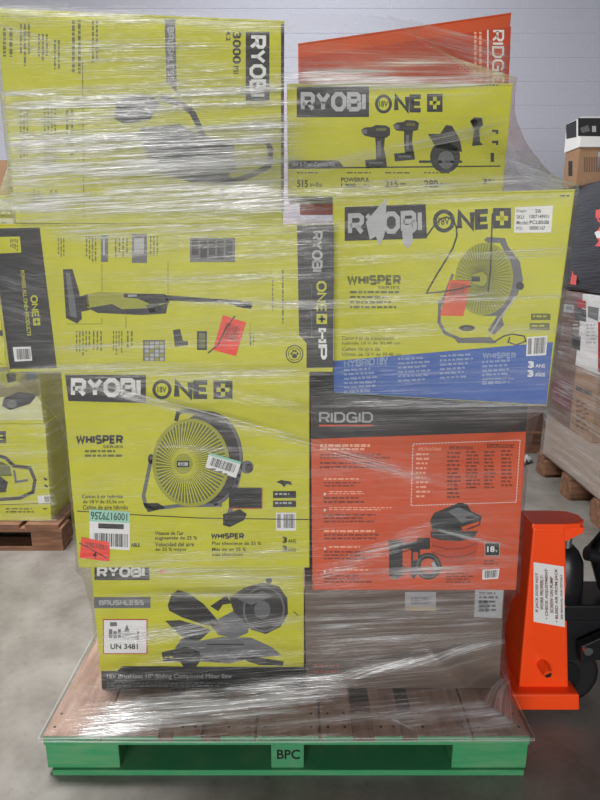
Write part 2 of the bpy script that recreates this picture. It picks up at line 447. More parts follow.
# --- plain carton, bottom right
f, e = carton('plain_carton', 'plain grey-brown cardboard carton at bottom right on the pallet deck', G,
              [(304.8, 583), (505, 583), (499, 691), (306, 691)], 1.405, 1.405, DECK + .0008, Z1R, .5, CARD_G)
p = Print(f, 'paper_label'); p.quad([(475, 589), (503.5, 590), (501.5, 618), (474, 617)], LGREY); p.up(); p.bars(479, 592, 498, 613, 5, GREY)
p.barcode([(478, 600), (489, 600), (489, 612), (478, 612)], GREY); p.done()
p = Print(f, 'shipping_label'); p.quad([(405, 592), (436, 592), (436, 611), (405, 610)], LGREY); p.up().barcode([(410, 597), (431, 597), (431, 604), (410, 604)], GREY); p.rect(405, 607, 436, 610.5, mat('tan_tape', (176, 152, 108))); p.done()
p = Print(f, 'red_stamp'); p.bars(313, 664, 340, 682, 3, mat('faded_red_ink', (170, 96, 84)), .5); p.done()
# --- cordless fan carton, middle left
f, e = carton('fan_carton', 'lime carton with round drum fan picture and upside-down shipping label', G,
              [(61, 376), (309.5, 373), (309.5, 568), (78.5, 566)], 1.372, 1.372, Z1, Z2, .5, LIME)
p = Print(f, 'brand_panel'); p.quad([(65, 374.5), (146, 375), (146, 403), (68.5, 401)], BLACK); p.up().logo('RYOBI', 71, 378, 141, 397, WHITE, .3); p.done()
p = Print(f, 'brand_lettering'); p.ring(162, 389.5, 8, 8.2, 3.2, BLACK); p.text('18V', 157.5, 386.5, 166.5, 392.5, BLACK, .02)
p.logo('NE', 174, 380, 210, 399, BLACK, .34); plus_box(p, 213.5, 380.5, 232.5, 399, BLACK, LIME); p.cut('series_lettering')
p.logo('WHISPER', 76, 435, 123, 444, BLACK, .36, .42); p.text('SERIES', 103, 445.2, 123, 448, INK, .01)
p.bars(85, 450, 124, 459, 2, OLIVE); p.done()
p = Print(f, 'fan_picture')
p.ell(208, 459, 35, 48, BLACK); p.up(); p.ring(208, 459, 33, 46, 3, GREY, a0=-80, a1=80)
p.line([(176, 421), (178, 413), (184, 410.5), (204, 412.5), (209, 418)], 4, INK)
p.line([(152, 456), (150.5, 462), (143.5, 496), (146, 506), (154, 508.5), (180, 505.5), (222, 505)], 3.6, GREY)
p.ell(151, 459, 3, 5, BLACK); p.poly([(143, 503), (158, 503), (166, 508), (148, 512)], INK)
p.line([(239, 474), (231, 508), (226, 522)], 4.6, GREY); p.ell(247, 467, 6.5, 6.5, GREY); p.up(); p.ell(249, 468, 4, 4.5, BLACK)
p.poly([(223, 514), (240, 509), (247, 514), (244, 520), (230, 527), (223, 525)], INK)
p.up(); p.ell(191, 462.5, 38.5, 44, LIME_D); p.up(); p.ell(191, 462.5, 35, 40.5, OLIVE); p.up()
for i in range(62):
    t = 2 * math.pi * i / 62; c, s_ = math.cos(t), math.sin(t); sw = .22
    c2, s2 = math.cos(t + sw), math.sin(t + sw)
    p.line([(184 + 8 * c, 463.5 + 9 * s_), (191 + 36 * c2, 462.5 + 41 * s2)], .95, LIME)
p.up(); p.ring(191, 462.5, 37, 42.5, 3.2, LIME_D); p.ring(185, 463.5, 15, 17, .8, LIME_D); p.ell(183.5, 463.5, 9.5, 10.5, LIME_D); p.up(); p.rect(177, 460.5, 189.5, 467, INK); p.up(); p.text('RYOBI', 178.5, 462, 188, 465.5, WHITE, .02)
p.rect(229, 488, 262.5, 508.5, REDP); p.up(); p.rect(229, 487.5, 261.5, 507.5, INK); p.done()
p = Print(f, 'printed_text')
p.line([(77, 511), (120, 514), (200, 518), (309, 519.5)], .9, INK)
p.text('Canon à air hybride', 82, 494.5, 123, 499.3, INK, .012); p.text('de 18 V de 35,56 cm', 83, 500, 124, 503.8, INK, .012); p.text('Cañón de aire híbrido', 83, 505, 128, 509.6, INK, .012)
p.text("Vitesse de l'air", 155, 531, 184, 535, INK, .012); p.text('augmentée de 25 %', 155, 536, 197, 540.6, INK, .012)
p.text('Velocidad del aire', 155, 542, 194, 546.4, INK, .012); p.text('en 25 % mayor', 155.5, 547.5, 187, 552, INK, .012)
p.logo('WHISPER', 211, 533, 244, 539, INK, .36, .42); p.text('Plus silencieux de 25 %', 212, 541.5, 261, 545, INK, .012)
p.text('Más de un 25 %', 212, 547.5, 246, 551, INK, .012); p.text('más silencioso', 212, 552.5, 243, 556, INK, .012)
p.text('3', 282.5, 536.5, 287, 543, INK, .05); p.text('ANS', 288, 539, 296, 543, INK, .01); p.text('3', 282.5, 545.5, 287, 552, INK, .05); p.text('AÑOS', 288, 547, 296, 552, INK, .01)
p.poly([(276, 482), (281, 480), (291, 481.5), (292, 485), (287, 484), (284, 487), (281, 484)], INK)
p.rect(273, 491, 296, 498, INK); p.rect(273, 500.5, 296, 507, INK); p.text('ABLE', 131, 543, 140, 546.8, INK, .03); p.up()
p.bars(275, 493, 294, 496.5, 1, LGREY); p.bars(275, 502, 294, 505.5, 1, LGREY); p.done(True)
p = Print(f, 'barcode_label'); p.rect(276, 512.5, 296, 530.5, WHITE); p.up().barcode([(283, 514), (295, 514), (295, 528), (283, 528)]); p.barcode([(277, 514), (281, 514), (281, 528), (277, 528)]); p.done()
p = Print(f, 'barcode_sticker', base=12); p.quad([(209.5, 452), (241.5, 461.5), (236, 477.5), (205.5, 467)], WHITE); p.up()
p.quad([(209.5, 452), (241.5, 461.5), (240.5, 464), (208.8, 454.5)], MINT); p.barcode([(212, 456.5), (237, 464.5), (234, 472.5), (209, 464.5)]); p.bars(209, 468, 230, 471, 1, GREY, slope=.33); p.done()
p = Print(f, 'shipping_label', base=4); p.quad([(89.5, 509), (130, 511.5), (130, 550), (90, 547.5)], WHITE); p.up()
p.quad([(89.5, 509), (130, 511.5), (130, 523), (89.7, 521)], MINT); p.up(); p.textq('1009179256', [(127.5, 520.5), (91, 519.2), (91, 511), (127.5, 513)], mat('dark_green_ink', (30, 70, 60)), .02)
p.quad([(98.5, 523), (124, 524), (124, 529), (98.5, 528)], INK); p.barcode([(93, 532.5), (128.5, 534), (128.5, 547), (93, 545.5)]); p.done()
p = Print(f, 'orange_sticker', base=8); p.quad([(81.5, 537), (110, 542), (109.5, 561), (80, 557.5)], REDSTK); p.up()
p.barcode([(85, 541), (108, 545), (108, 550), (85, 546)], RUST); p.line([(79.5, 542.5), (107, 557.5)], .9, INK); p.text('4', 93, 551, 97, 558, INK, .02); p.done()
# --- compressor carton, middle right
f, e = carton('compressor_carton', 'orange carton with black top band and air compressor picture', G,
              [(310.5, 397), (529, 394), (516.5, 588), (312.5, 594)], 1.372, 1.372, Z1R, Z2R, .5, ORANGE, flap=BLACK)
p = Print(f, 'top_band'); p.poly([(310.7, 397.5), (310.9, 439), (526, 431.5), (528.6, 395)], BLACK); p.done()
p = Print(f, 'brand_lettering', base=2); p.logo('RIDGID', 319, 412, 373, 422.5, LGREY, .2, .3); p.rect(319, 424.5, 373, 426.3, ORANGE); p.done()
p = Print(f, 'specification_frame')
fr = [(413, 444), (520, 440), (516, 502), (411, 505.5)]
for a in range(4):
    x0, y0 = fr[a]; x1, y1 = fr[(a + 1) % 4]; n = 34 if a % 2 == 0 else 20
    for i in range(n): 
        u, v = i / n, (i + .62) / n
        p.line([(x0 + (x1 - x0) * u, y0 + (y1 - y0) * u), (x0 + (x1 - x0) * v, y0 + (y1 - y0) * v)], .8, WHITE)
p.text('SPECIFICATIONS', 418, 447.5, 441, 450.5, ORANGE_L, .01); p.text('SPÉCIFICATIONS', 449, 445.5, 473, 449.5, INK, .01); p.text('ESPECIFICACIONES', 487, 444, 514, 448, INK, .01)
p.bars(416, 453, 430, 500, 10, ORANGE_L, .4); p.bars(447, 452, 461, 500, 12, RUST, .5); p.bars(466, 451, 480, 490, 11, RUST, .5); p.bars(484, 451, 496, 490, 11, RUST, .5); p.bars(501, 450, 513, 488, 10, RUST, .5); p.done()
p = Print(f, 'printed_text')
p.bars(320, 444, 392, 447.6, 1, ORANGE_L, .8); p.bars(320, 448, 366, 451, 1, ORANGE_L, .7); p.bars(320, 454, 402, 460, 2, RUST); p.bars(320, 462, 396, 470, 2, RUST)
p.bars(324, 478, 375, 480, 1, ORANGE_L, .8); p.bars(324, 482, 368, 488, 2, RUST); p.bars(329, 491, 368, 495, 2, ORANGE_L); p.bars(324, 497, 372, 505, 2, RUST)
p.bars(329, 507, 394, 511, 2, ORANGE_L); p.bars(324, 514, 376, 524, 3, RUST); p.bars(324, 530, 382, 532.5, 1, ORANGE_L, .8); p.bars(324, 534, 384, 541, 2, RUST)
p.bars(329, 546, 372, 549, 1, ORANGE_L); p.bars(324, 551, 372, 561, 3, RUST); p.bars(329, 569, 372, 572, 1, ORANGE_L); p.bars(324, 575, 372, 584, 3, RUST); p.bars(446, 573, 474, 584, 4, RUST)
for y in (492.5, 508.5, 547, 570): p.poly([(324, y), (324, y + 3), (326.5, y + 1.5)], WHITE)
p.done(True)
p = Print(f, 'compressor_picture')
p.poly([(431, 536), (434, 532), (476, 534), (478, 545), (475, 560), (462, 565), (440, 563), (431, 552)], ORANGE_D); p.up()
p.line([(432, 545), (446, 549), (464, 548), (477, 543)], 1, RUST); p.line([(432, 552), (446, 557), (464, 556), (476, 551)], 1, RUST)
p.poly([(430, 531), (478, 531), (474, 537), (460, 541), (440, 540), (431, 537)], BLACK)
p.poly([(430, 520), (434, 513), (446, 508), (458, 503), (467, 504), (471, 511), (481.5, 516), (480, 525), (470, 529), (452, 532), (432, 530)], INK); p.up()
p.poly([(448, 511), (458, 507), (468, 511), (480, 517), (462, 523)], GREY); p.line([(453, 507), (460, 503.5), (466, 505), (467, 510)], 2, INK)
p.poly([(461, 527), (479, 521), (479, 524), (463, 530)], ORANGE); p.rect(466, 516.5, 474, 518.5, LGREY); p.rect(432, 534, 470, 535, GREY)
p.rect(389, 540, 402.5, 576, INK); p.poly([(391, 576), (400, 576), (398, 579), (392, 579)], GREY)
p.poly([(402, 544), (416, 541), (418, 538), (430, 537.5), (430, 549), (418, 549.5), (402, 549)], BLACK); p.poly([(411, 549), (420, 549), (421, 566), (414, 579), (411, 576)], BLACK)
p.line([(400, 546), (412, 549), (402, 552)], 1, INK); p.line([(400, 566), (412, 570), (402, 572)], 1.4, INK)
p.up(); p.ring(428, 566, 10.5, 10.5, 5.5, BLACK); p.up(); p.ring(428, 566, 11, 11, 1, GREY); p.poly([(431, 563), (434, 561), (437, 567), (434, 569)], LGREY); p.rect(413, 552, 418, 560, ORANGE_D); p.done()
p = Print(f, 'voltage_badge'); p.rect(484.5, 542.5, 499.8, 556, LGREY); p.up().rect(485.2, 543.2, 499.1, 555.3, BLACK); p.up().text('18', 487, 546, 494.5, 552, WHITE, .03); p.text('V', 495.2, 549.5, 497.5, 552, WHITE, .02); p.bars(484, 560, 498, 566, 2, RUST); p.done()
p = Print(f, 'barcode_label'); p.quad([(482.5, 569.5), (499.5, 568.5), (498, 578.5), (482, 579.5)], WHITE); p.up().barcode([(484, 570.5), (498, 569.8), (497, 577), (484, 578)]); p.done()
# --- stick vacuum carton
f, e = carton('vacuum_carton', 'long lime and black carton with stick vacuum picture lying on the drum fan carton', G,
              [(-9, 228), (334, 221.5), (333, 368), (10, 370)], 1.366, 1.366, Z2, Z3, .42, LIME)
p = Print(f, 'end_panel'); p.poly([(-8.5, 228.5), (39.7, 227.5), (57, 368), (10, 369)], BLACK); p.up()
p.quad([(0, 237), (20, 236.5), (21.5, 252.5), (-1, 253.5)], LIME); p.up(); p.vbars(10.5, 239, 19, 251, 4, OLIVE); p.up()
ONEQ = [(37.5, 295), (39.5, 317), (32.5, 317.5), (30.5, 295.5)]
p.logoq('ONE', ONEQ, LIME, .24, .3); p.quad([(40, 318), (40.6, 325), (33.6, 325.5), (33, 318.5)], LIME); p.up(); p.line([(34.5, 322), (39.3, 321.5)], 1, BLACK); p.line([(36.6, 319.4), (37.1, 324.2)], 1, BLACK)
p.textq('POWERS ALL ONE+ PRODUCTS', [(24.5, 270), (31.5, 335.5), (27.5, 336), (20.5, 270.5)], LIME, .02)
p.quad([(13, 347), (31, 346.5), (32.5, 360.5), (15, 361.5)], WHITE); p.up(); p.barcode([(16, 349), (30.5, 348.5), (31.5, 359), (17, 359.5)]); p.done()
p = Print(f, 'brand_band'); p.poly([(297, 222.5), (334, 222), (333, 367.5), (306.5, 368), (306.5, 343), (299, 335)], BLACK); p.up()
p.logo('RYOBI', 312, 231, 322.5, 272, LGREY, .26, .3, rot='cw'); p.logo('ONE', 316.5, 281, 326.5, 312, LIME, .22, .3, rot='cw')
plus_box(p, 316.5, 314, 327, 324, LIME, BLACK); p.logo('HP', 317.5, 328, 327, 359.5, WHITE, .26, .35, rot='cw'); p.rect(311.5, 284, 312, 338, GREY); p.done()
p = Print(f, 'emblem'); p.ring(294.5, 354, 8.3, 8.6, 1, INK); p.ring(294.5, 354, 6, 6.2, .6, INK)
p.ell(294.5, 356, 2.6, 2.2, INK)
for dx, dy in ((-3, -.5), (-1.2, -3), (1.2, -3), (3, -.5)): p.ell(294.5 + dx, 354 + dy, 1.1, 1.4, INK, 10)
p.done()
p = Print(f, 'vacuum_picture')
p.poly([(63, 269.5), (72.5, 269), (79.5, 293), (82, 319), (77, 323.5), (66, 318)], BLACK); p.up(); p.poly([(66, 273), (70, 273), (75, 300), (77, 318), (70, 316)], GREY)
p.poly([(78, 297), (88, 294), (90, 310), (80, 312)], INK)
p.poly([(86, 294.5), (98, 292), (160, 294), (168, 298), (165, 311), (140, 314), (96, 312.5), (86, 307)], LIME_D); p.up()
p.poly([(88, 308), (112, 304), (122, 309), (150, 308), (168, 303), (166, 313.5), (142, 315), (98, 313)], BLACK)
p.poly([(124, 293.5), (165, 294), (170, 303), (150, 304), (138, 298.5), (124, 297.5)], INK); p.rect(128, 294.5, 137, 297, LGREY); p.poly([(146, 305), (158, 303.5), (163, 310), (150, 313)], GREY)
p.poly([(165, 295), (218, 299), (240, 300.5), (252, 305), (251, 309), (238, 307), (228, 303), (166, 300.5)], INK)
p.poly([(232, 301), (251, 302), (252.5, 307), (242, 308)], GREY); p.done()
for x0, y0, x1, y1 in ((101, 235, 108, 262), (132, 234, 147, 263)):
    p = Print(f, 'accessory_picture'); p.rect(x0, y0, x1, y1, GREY); p.up(); p.rect(x0 + 2, y0 + 4, x1 - 3, y0 + 20, LGREY); p.done()
p = Print(f, 'accessory_picture'); p.rect(190, 238, 235, 262, GREY); p.up()
for i in range(5): p.rect(192 + i * 8.4, 240, 198.5 + i * 8.4, 255 + (i % 2) * 4, BLACK)
p.done()
p = Print(f, 'accessory_picture'); p.rect(143, 340, 165, 361, GREY); p.up()
for i in range(5):
    for k in range(4): p.rect(145 + k * 5, 341.5 + i * 4, 149 + k * 5, 344.5 + i * 4, LIME_D if (i + k) % 3 == 0 else LGREY)
p.done()
p = Print(f, 'accessory_picture'); p.poly([(173, 330), (180, 329), (183, 341), (188, 341), (188, 345), (175, 347)], BLACK); p.done()
p = Print(f, 'accessory_picture'); p.rect(197, 331, 207, 350, INK); p.up(); p.rect(199, 333, 205, 348, OLIVE); p.done()
p = Print(f, 'printed_text')
for q in ((58, 238, 66, 260, 3), (86, 236, 98, 262, 4), (115, 238, 130, 258, 4), (150, 236, 160, 262, 3), (76, 331, 92, 356, 5), (93, 331, 104, 357, 3), (113, 331, 124, 355, 4), (127, 331, 135, 352, 2), (272, 280, 275, 318, 1), (282, 270, 286, 340, 1), (250, 333, 256, 346, 2)):
    p.vbars(*q, OLIVE, .4)
for a in ([(168, 262), (168, 294)], [(102, 264), (102, 292)], [(102, 318), (102, 324), (66, 324)], [(126, 316), (126, 328)], [(250, 322), (250, 345)]): p.line(a, .5, OLIVE)
p.done(True)
p = Print(f, 'red_sticker', base=6); p.quad([(223, 315), (246, 322.5), (236, 356), (213, 350)], REDSTK); p.up(); p.barcode([(226, 322), (241, 327), (237, 342), (221, 337)], RUST); p.line([(235, 316), (226, 328), (218, 345), (208, 353)], 1.3, INK); p.done()
# --- whisper fan carton marked 21
f, e = carton('marked_fan_carton', 'lime carton with blue base band, handwritten 21 and torn logo', G,
              [(332.5, 198.5), (575, 191.5), (548, 393), (334, 397)], 1.405, 1.27, Z2R, Z3R, .5, LIME)
p = Print(f, 'base_band'); p.poly([(333.7, 361), (553, 342), (546.3, 405), (334, 405)], BLUE); p.up()
PALE = mat('pale_blue_print', (132, 150, 186), .5)
p.logoq('HYBRID', [(344, 360), (375, 357.5), (375, 365), (344, 367.5)], PALE, .28, .32); p.text('18V', 377, 357, 388, 365, PALE, .03)
p.logo('WHISPER', 482.5, 352.5, 516, 358.5, PALE, .36, .42)
for a, b in ((344, 369), (398, 358), (440, 355), (482, 361)): p.bars(a, b, a + 34, b + 26, 6, PALE, .45, slope=-.06)
p.text('3', 528, 361, 534, 368, WHITE, .06); p.text('ANS', 535.5, 364, 545, 367.5, WHITE, .02); p.text('3', 527.5, 370, 533.5, 377, WHITE, .06); p.text('AÑOS', 535, 372, 545, 376.5, WHITE, .02); p.bars(482, 378, 520, 384, 2, PALE, .45); p.done()
p = Print(f, 'brand_panel'); p.quad([(344.7, 207), (425.7, 204), (427, 238.5), (344.7, 241)], BLACK); p.up(); p.logoq('RYOBI', [(348, 213.5), (422, 210), (422.5, 232.5), (348, 235.5)], LGREY, .28); p.up()
p.poly([(366, 222), (376, 210), (386.5, 197.5), (386, 226), (384, 237), (379, 246), (376, 236), (370, 240)], LGREY, 4); p.poly([(402, 226), (412, 224), (413, 241), (408, 249), (403, 243)], LGREY, 4); p.done()
p = Print(f, 'brand_lettering'); p.ring(444, 221, 9, 9.6, 4, BLACK); p.text('18V', 438.5, 217.5, 449.5, 225, BLACK, .02); p.logoq('NE', [(457, 210.5), (490.5, 208.5), (490.5, 229), (457, 231)], BLACK, .34); plus_box(p, 493, 208, 511, 228.5, BLACK, LIME); p.cut('series_lettering')
p.logo('WHISPER', 347, 275, 401, 285, OLIVE, .36, .42); p.text('SERIES', 378, 286, 400, 289, OLIVE, .01); p.cut('printed_text'); p.bars(350, 291, 400, 311, 4, OLIVE, .45)
p.text('Canon à air de transmission', 342, 336, 394, 340, OLIVE, .01); p.text('hybride 18 V de 30,48 cm', 342, 341.5, 400, 345.5, OLIVE, .01); p.text('Cañón de aire de', 342, 347, 380, 351, OLIVE, .01); p.text('híbrido de 18 V de 30,48 cm', 342, 352.5, 401, 356.5, OLIVE, .01); p.bars(560, 195, 571, 198, 1, INK); p.done(True)
p = Print(f, 'fan_picture')
p.line([(440, 300), (439, 322), (445, 333), (462, 340), (494, 342)], 3.2, GREY); p.line([(441, 305), (453, 274)], 2.6, GREY)
p.poly([(484, 240), (487, 237), (505, 238), (508, 246), (520, 262), (523, 280), (517, 296), (506, 310), (502, 318), (504, 325), (494, 335), (488, 330), (497, 316), (482, 316), (500, 302), (512, 280), (510, 262), (503, 249), (500, 243), (488, 243)], GREY); p.up()
p.ell(484, 279, 29, 36.5, LIME_D, rot=.12); p.up()
for i in range(54):
    t = 2 * math.pi * i / 54
    p.line([(481 + 6 * math.cos(t), 279 + 7 * math.sin(t)), (484 + 27 * math.cos(t + .2), 279 + 34.5 * math.sin(t + .2))], .7, OLIVE)
p.ring(484, 279, 28, 35.5, 1.6, LIME_D, rot=.12); p.up(); p.ell(478, 279, 7, 6, LIME_D); p.up(); p.rect(471.5, 276.5, 480, 281.5, BLACK)
p.line([(516, 296), (500, 318), (489, 336)], 1.5, LGREY); p.poly([(454, 338), (490, 337), (497, 343), (458, 343)], GREY); p.ell(467, 328, 8, 3, BLACK); p.line([(494, 342), (504, 336), (512, 334), (524, 336), (526, 341), (516, 345), (508, 342), (510, 337)], 1.3, BLACK)
p.ell(520, 286, 4, 4, BLACK); p.done()
p = Print(f, 'spec_badges'); p.rect(531, 313.5, 550.5, 320, OLIVE); p.rect(529.5, 323, 549.5, 330, OLIVE); p.up(); p.bars(533, 315.5, 549, 318.5, 1, LIME); p.bars(532, 325, 548, 328, 1, LIME); p.done()
p = Print(f, 'barcode_label', base=3); p.quad([(527, 337), (547.5, 335.5), (546, 355), (526, 356)], WHITE); p.up(); p.barcode([(534, 338), (546, 337), (545, 353), (533, 354)]); p.barcode([(528, 338.5), (532, 338.2), (531.5, 354), (527.5, 354.3)]); p.done()
p = Print(f, 'paper_label', base=3); p.quad([(515, 207.3), (553, 205.5), (551, 232.5), (513.8, 232.8)], WHITE); p.up()
for i, (a, b_, x) in enumerate((('Dept:', '26', 541), ('SKU:', '1007149931', 549), ('Model:', 'PCL850B', 549), ('PO:', '000001167', 545))):
    y = 209.2 + i * 5.7
    p.text(a, 516.5, y + .2, 516.5 + 2 * len(a), y + 4, INK, .01); p.text(b_, 535 if i == 0 else 529.5, y - .2, x, y + 3.6, INK, .02)
p.done()
p = Print(f, 'red_sticker', base=8); p.quad([(449.5, 280), (470.5, 281), (463.5, 316), (440, 315.5)], mat('red_sticker_faded', (214, 92, 60))); p.up(); p.barcode([(451, 283), (468, 284), (466, 296), (448, 295)], RUST); p.done()
p = Print(f, 'handwriting', base=10)
p.line([(426.5, 236.5), (434, 226), (441, 218.8), (447, 217), (453, 220), (456.5, 227), (457, 236), (453, 248), (446, 260), (436, 276), (426.5, 293), (440, 292), (456, 289.5), (471, 286)], 1.5, INK); p.cut('handwriting')
p.line([(492.5, 213), (491.5, 240), (490.5, 270), (488, 292)], 1.4, INK); p.done()
# --- pressure washer carton, top left
f, e = carton('washer_carton', 'tall lime carton turned on its side at top left, heavily hazed by film', G,
              [(-4, 13), (284.5, 23), (283, 213), (16, 221)], 1.345, 1.41, Z3, 1.74, .45, LIME)
p = Print(f, 'brand_panel'); p.rect(245.7, 32, 269.4, 101, BLACK); p.up().logo('RYOBI', 249.5, 35.5, 266, 97, WHITE, .26, .32, rot='cw'); p.rect(281, 24, 284, 212, BLACK); p.done()
p = Print(f, 'printed_text'); p.text('3000', 232.5, 32, 241, 64, BLACK, .03, 'cw'); p.text('PSI', 233.5, 66, 238.5, 74, BLACK, .02, 'cw'); p.text('4.2', 226, 31, 230.5, 41, BLACK, .02, 'cw')
for q in ((3, 28, 16, 62, 2), (20, 24, 32, 66, 3), (38, 34, 50, 66, 3), (54, 40, 62, 70, 2), (72, 20, 84, 80, 2), (92, 20, 100, 80, 2), (20, 110, 30, 170, 3), (44, 108, 58, 170, 4), (66, 110, 76, 160, 2)): p.vbars(*q, OLIVE, .45)
p.line([(82.5, 60), (84, 218)], .8, OLIVE); p.text('3', 33, 190, 40, 206, OLIVE, .03, 'cw'); p.text('3', 50, 190, 57, 200, OLIVE, .03, 'cw'); p.done(True)
p = Print(f, 'feature_strip'); p.poly([(164.5, 19), (175, 19.3), (177, 94), (170, 84), (166.5, 84)], GREY); p.up().logo('BRUSHLESS', 167.5, 27, 174, 82, LGREY, .3, .4, rot='cw'); p.done()
p = Print(f, 'washer_picture')
p.poly([(113, 118), (118, 101), (132, 95), (152, 96), (160, 104), (150, 120), (124, 124)], BLACK)
p.line([(160, 97), (180, 104), (192, 112), (198, 124), (204, 140), (214, 148)], 6, BLACK)
p.poly([(140, 128), (180, 124), (200, 136), (234, 142), (236, 166), (222, 184), (190, 182), (150, 170)], GREY); p.up()
p.poly([(188, 134), (206, 138), (228, 146), (230, 160), (204, 160), (192, 148)], BLACK); p.line([(236, 141), (266, 140), (271, 150), (269, 166), (250, 176), (226, 183)], 5, BLACK)
p.poly([(146, 150), (180, 154), (200, 170), (170, 172)], BLACK); p.ell(228, 181, 8, 4, INK); p.done()
# --- tool kit carton, top right
f, e = carton('tool_kit_carton', 'wide lime carton with cordless drills and circular saw picture at the top', G,
              [(287, 79.5), (513.5, 80), (502, 200), (288, 201)], 1.43, 1.43, Z3R, 1.625, .2, LIME)
p = Print(f, 'brand_panel'); p.quad([(296.7, 86.8), (369, 85.8), (369, 117), (296.7, 117.5)], BLACK); p.up().logo('RYOBI', 300.7, 92, 366, 111.5, LGREY, .3); p.done()
p = Print(f, 'brand_lettering'); p.ring(383.5, 104, 7, 8, 3, BLACK); p.text('18V', 379, 101, 388, 107, BLACK, .02); p.logo('NE', 394, 94.5, 423, 112.5, BLACK, .34); plus_box(p, 427, 94, 442.5, 112, BLACK, LIME); p.cut('printed_text'); p.bars(477, 84.5, 506, 87, 1, INK); p.done(True)
p = Print(f, 'title_strip'); p.poly([(288.5, 160.5), (338, 160.5), (344, 167), (500, 165.5), (500, 166.8), (288.5, 169)], BLACK); p.up().text('18V 5-Tool Combo Kit', 292, 162, 335, 166.5, LGREY, .01); p.done()
p = Print(f, 'tool_pictures')
p.poly([(361, 130), (365, 127.5), (372, 127), (376, 125), (386, 125.5), (390, 128), (390, 135), (386, 138), (372, 137.5), (364, 135.5)], BLACK); p.poly([(375, 137), (385, 137), (384, 148), (386, 160), (376, 160), (376, 148)], BLACK); p.poly([(365, 160), (386, 158.5), (387, 167.5), (366, 168.5)], INK)
p.poly([(393, 125), (397, 122.5), (403, 122), (406, 120), (415, 120.5), (419, 123), (418, 130), (410, 132), (396, 130.5)], BLACK); p.poly([(404, 131), (413, 131), (412, 142), (414, 153), (405, 154), (404, 142)], BLACK); p.poly([(394, 153.5), (414, 152), (415, 159.5), (395, 161.5)], INK)
p.up(); p.rect(376, 128, 386, 131, OLIVE); p.rect(377, 141, 381, 156, GREY); p.rect(362, 129.5, 367, 134, GREY); p.rect(406, 123, 415, 126, OLIVE); p.rect(406, 135, 409, 150, GREY); p.rect(394, 124.5, 399, 129, GREY); p.rect(369, 162, 383, 164, GREY); p.rect(398, 155.5, 411, 157.5, GREY)
p.ell(445, 157, 15, 16, BLACK); p.poly([(428, 134), (440, 134), (446, 125), (452, 126), (460, 140), (462, 152), (436, 148)], INK); p.up(); p.ell(446, 160, 8, 9, GREY); p.rect(419, 160.5, 462, 163, BLACK)
p.poly([(470, 121), (474, 117.5), (482, 118), (483, 125), (479, 129), (480, 142), (483, 145), (472, 146), (474, 130)], BLACK); p.ell(474, 123, 3.5, 3.5, LGREY)
p.line([(492, 131), (497, 131), (497, 134)], 2.4, INK); p.line([(492, 142), (497, 142), (497, 145)], 2.4, INK); p.rect(490.5, 153, 494, 162, INK); p.done()
p = Print(f, 'printed_text')
for x0, x1, t in ((297, 308, '515'), (385, 398, '215'), (424, 438, '280')): p.text(t, x0, 180, x1, 187.5, BLACK, .03)
p.text('in-lbs', 310, 182, 322, 187, OLIVE, .02); p.text('POWERFUL', 341, 177.5, 370, 182, BLACK, .03); p.text('1,800', 341, 183.5, 356, 188.5, BLACK, .03); p.text('in-lbs', 358, 184, 370, 188.5, OLIVE, .02)
for x in (297, 347, 385, 424): p.bars(x, 172, x + 26, 174.5, 1, OLIVE, .6)
p.bars(400, 183, 408, 187, 1, OLIVE); p.bars(440, 183, 454, 187, 1, OLIVE); p.text('3', 483, 178.5, 487, 184, BLACK, .04); p.bars(488, 179, 494, 183, 1, OLIVE); p.done(True)
# --- orange carton at the very top
f, e = carton('orange_carton', 'orange carton turned askew, highest at the back of the stack', G,
              [(298, 43.5), (511.5, 12.5), (500, 120), (300, 120)], 1.76, 1.76, Z3R, 1.862, .3, ORANGE, free_top=True)
p = Print(f, 'darker_panel'); p.poly([(298.5, 58), (300, 57.5), (511, 26.5), (508, 100), (299.5, 100)], ORANGE_D); p.up()
p.logo('RIDGID', 492, 30, 504, 88, WHITE, .2, .3, rot='cw'); p.rect(487, 30, 488.5, 88, WHITE); p.vbars(474, 32, 484, 90, 2, ORANGE_L, .5)
p.done()

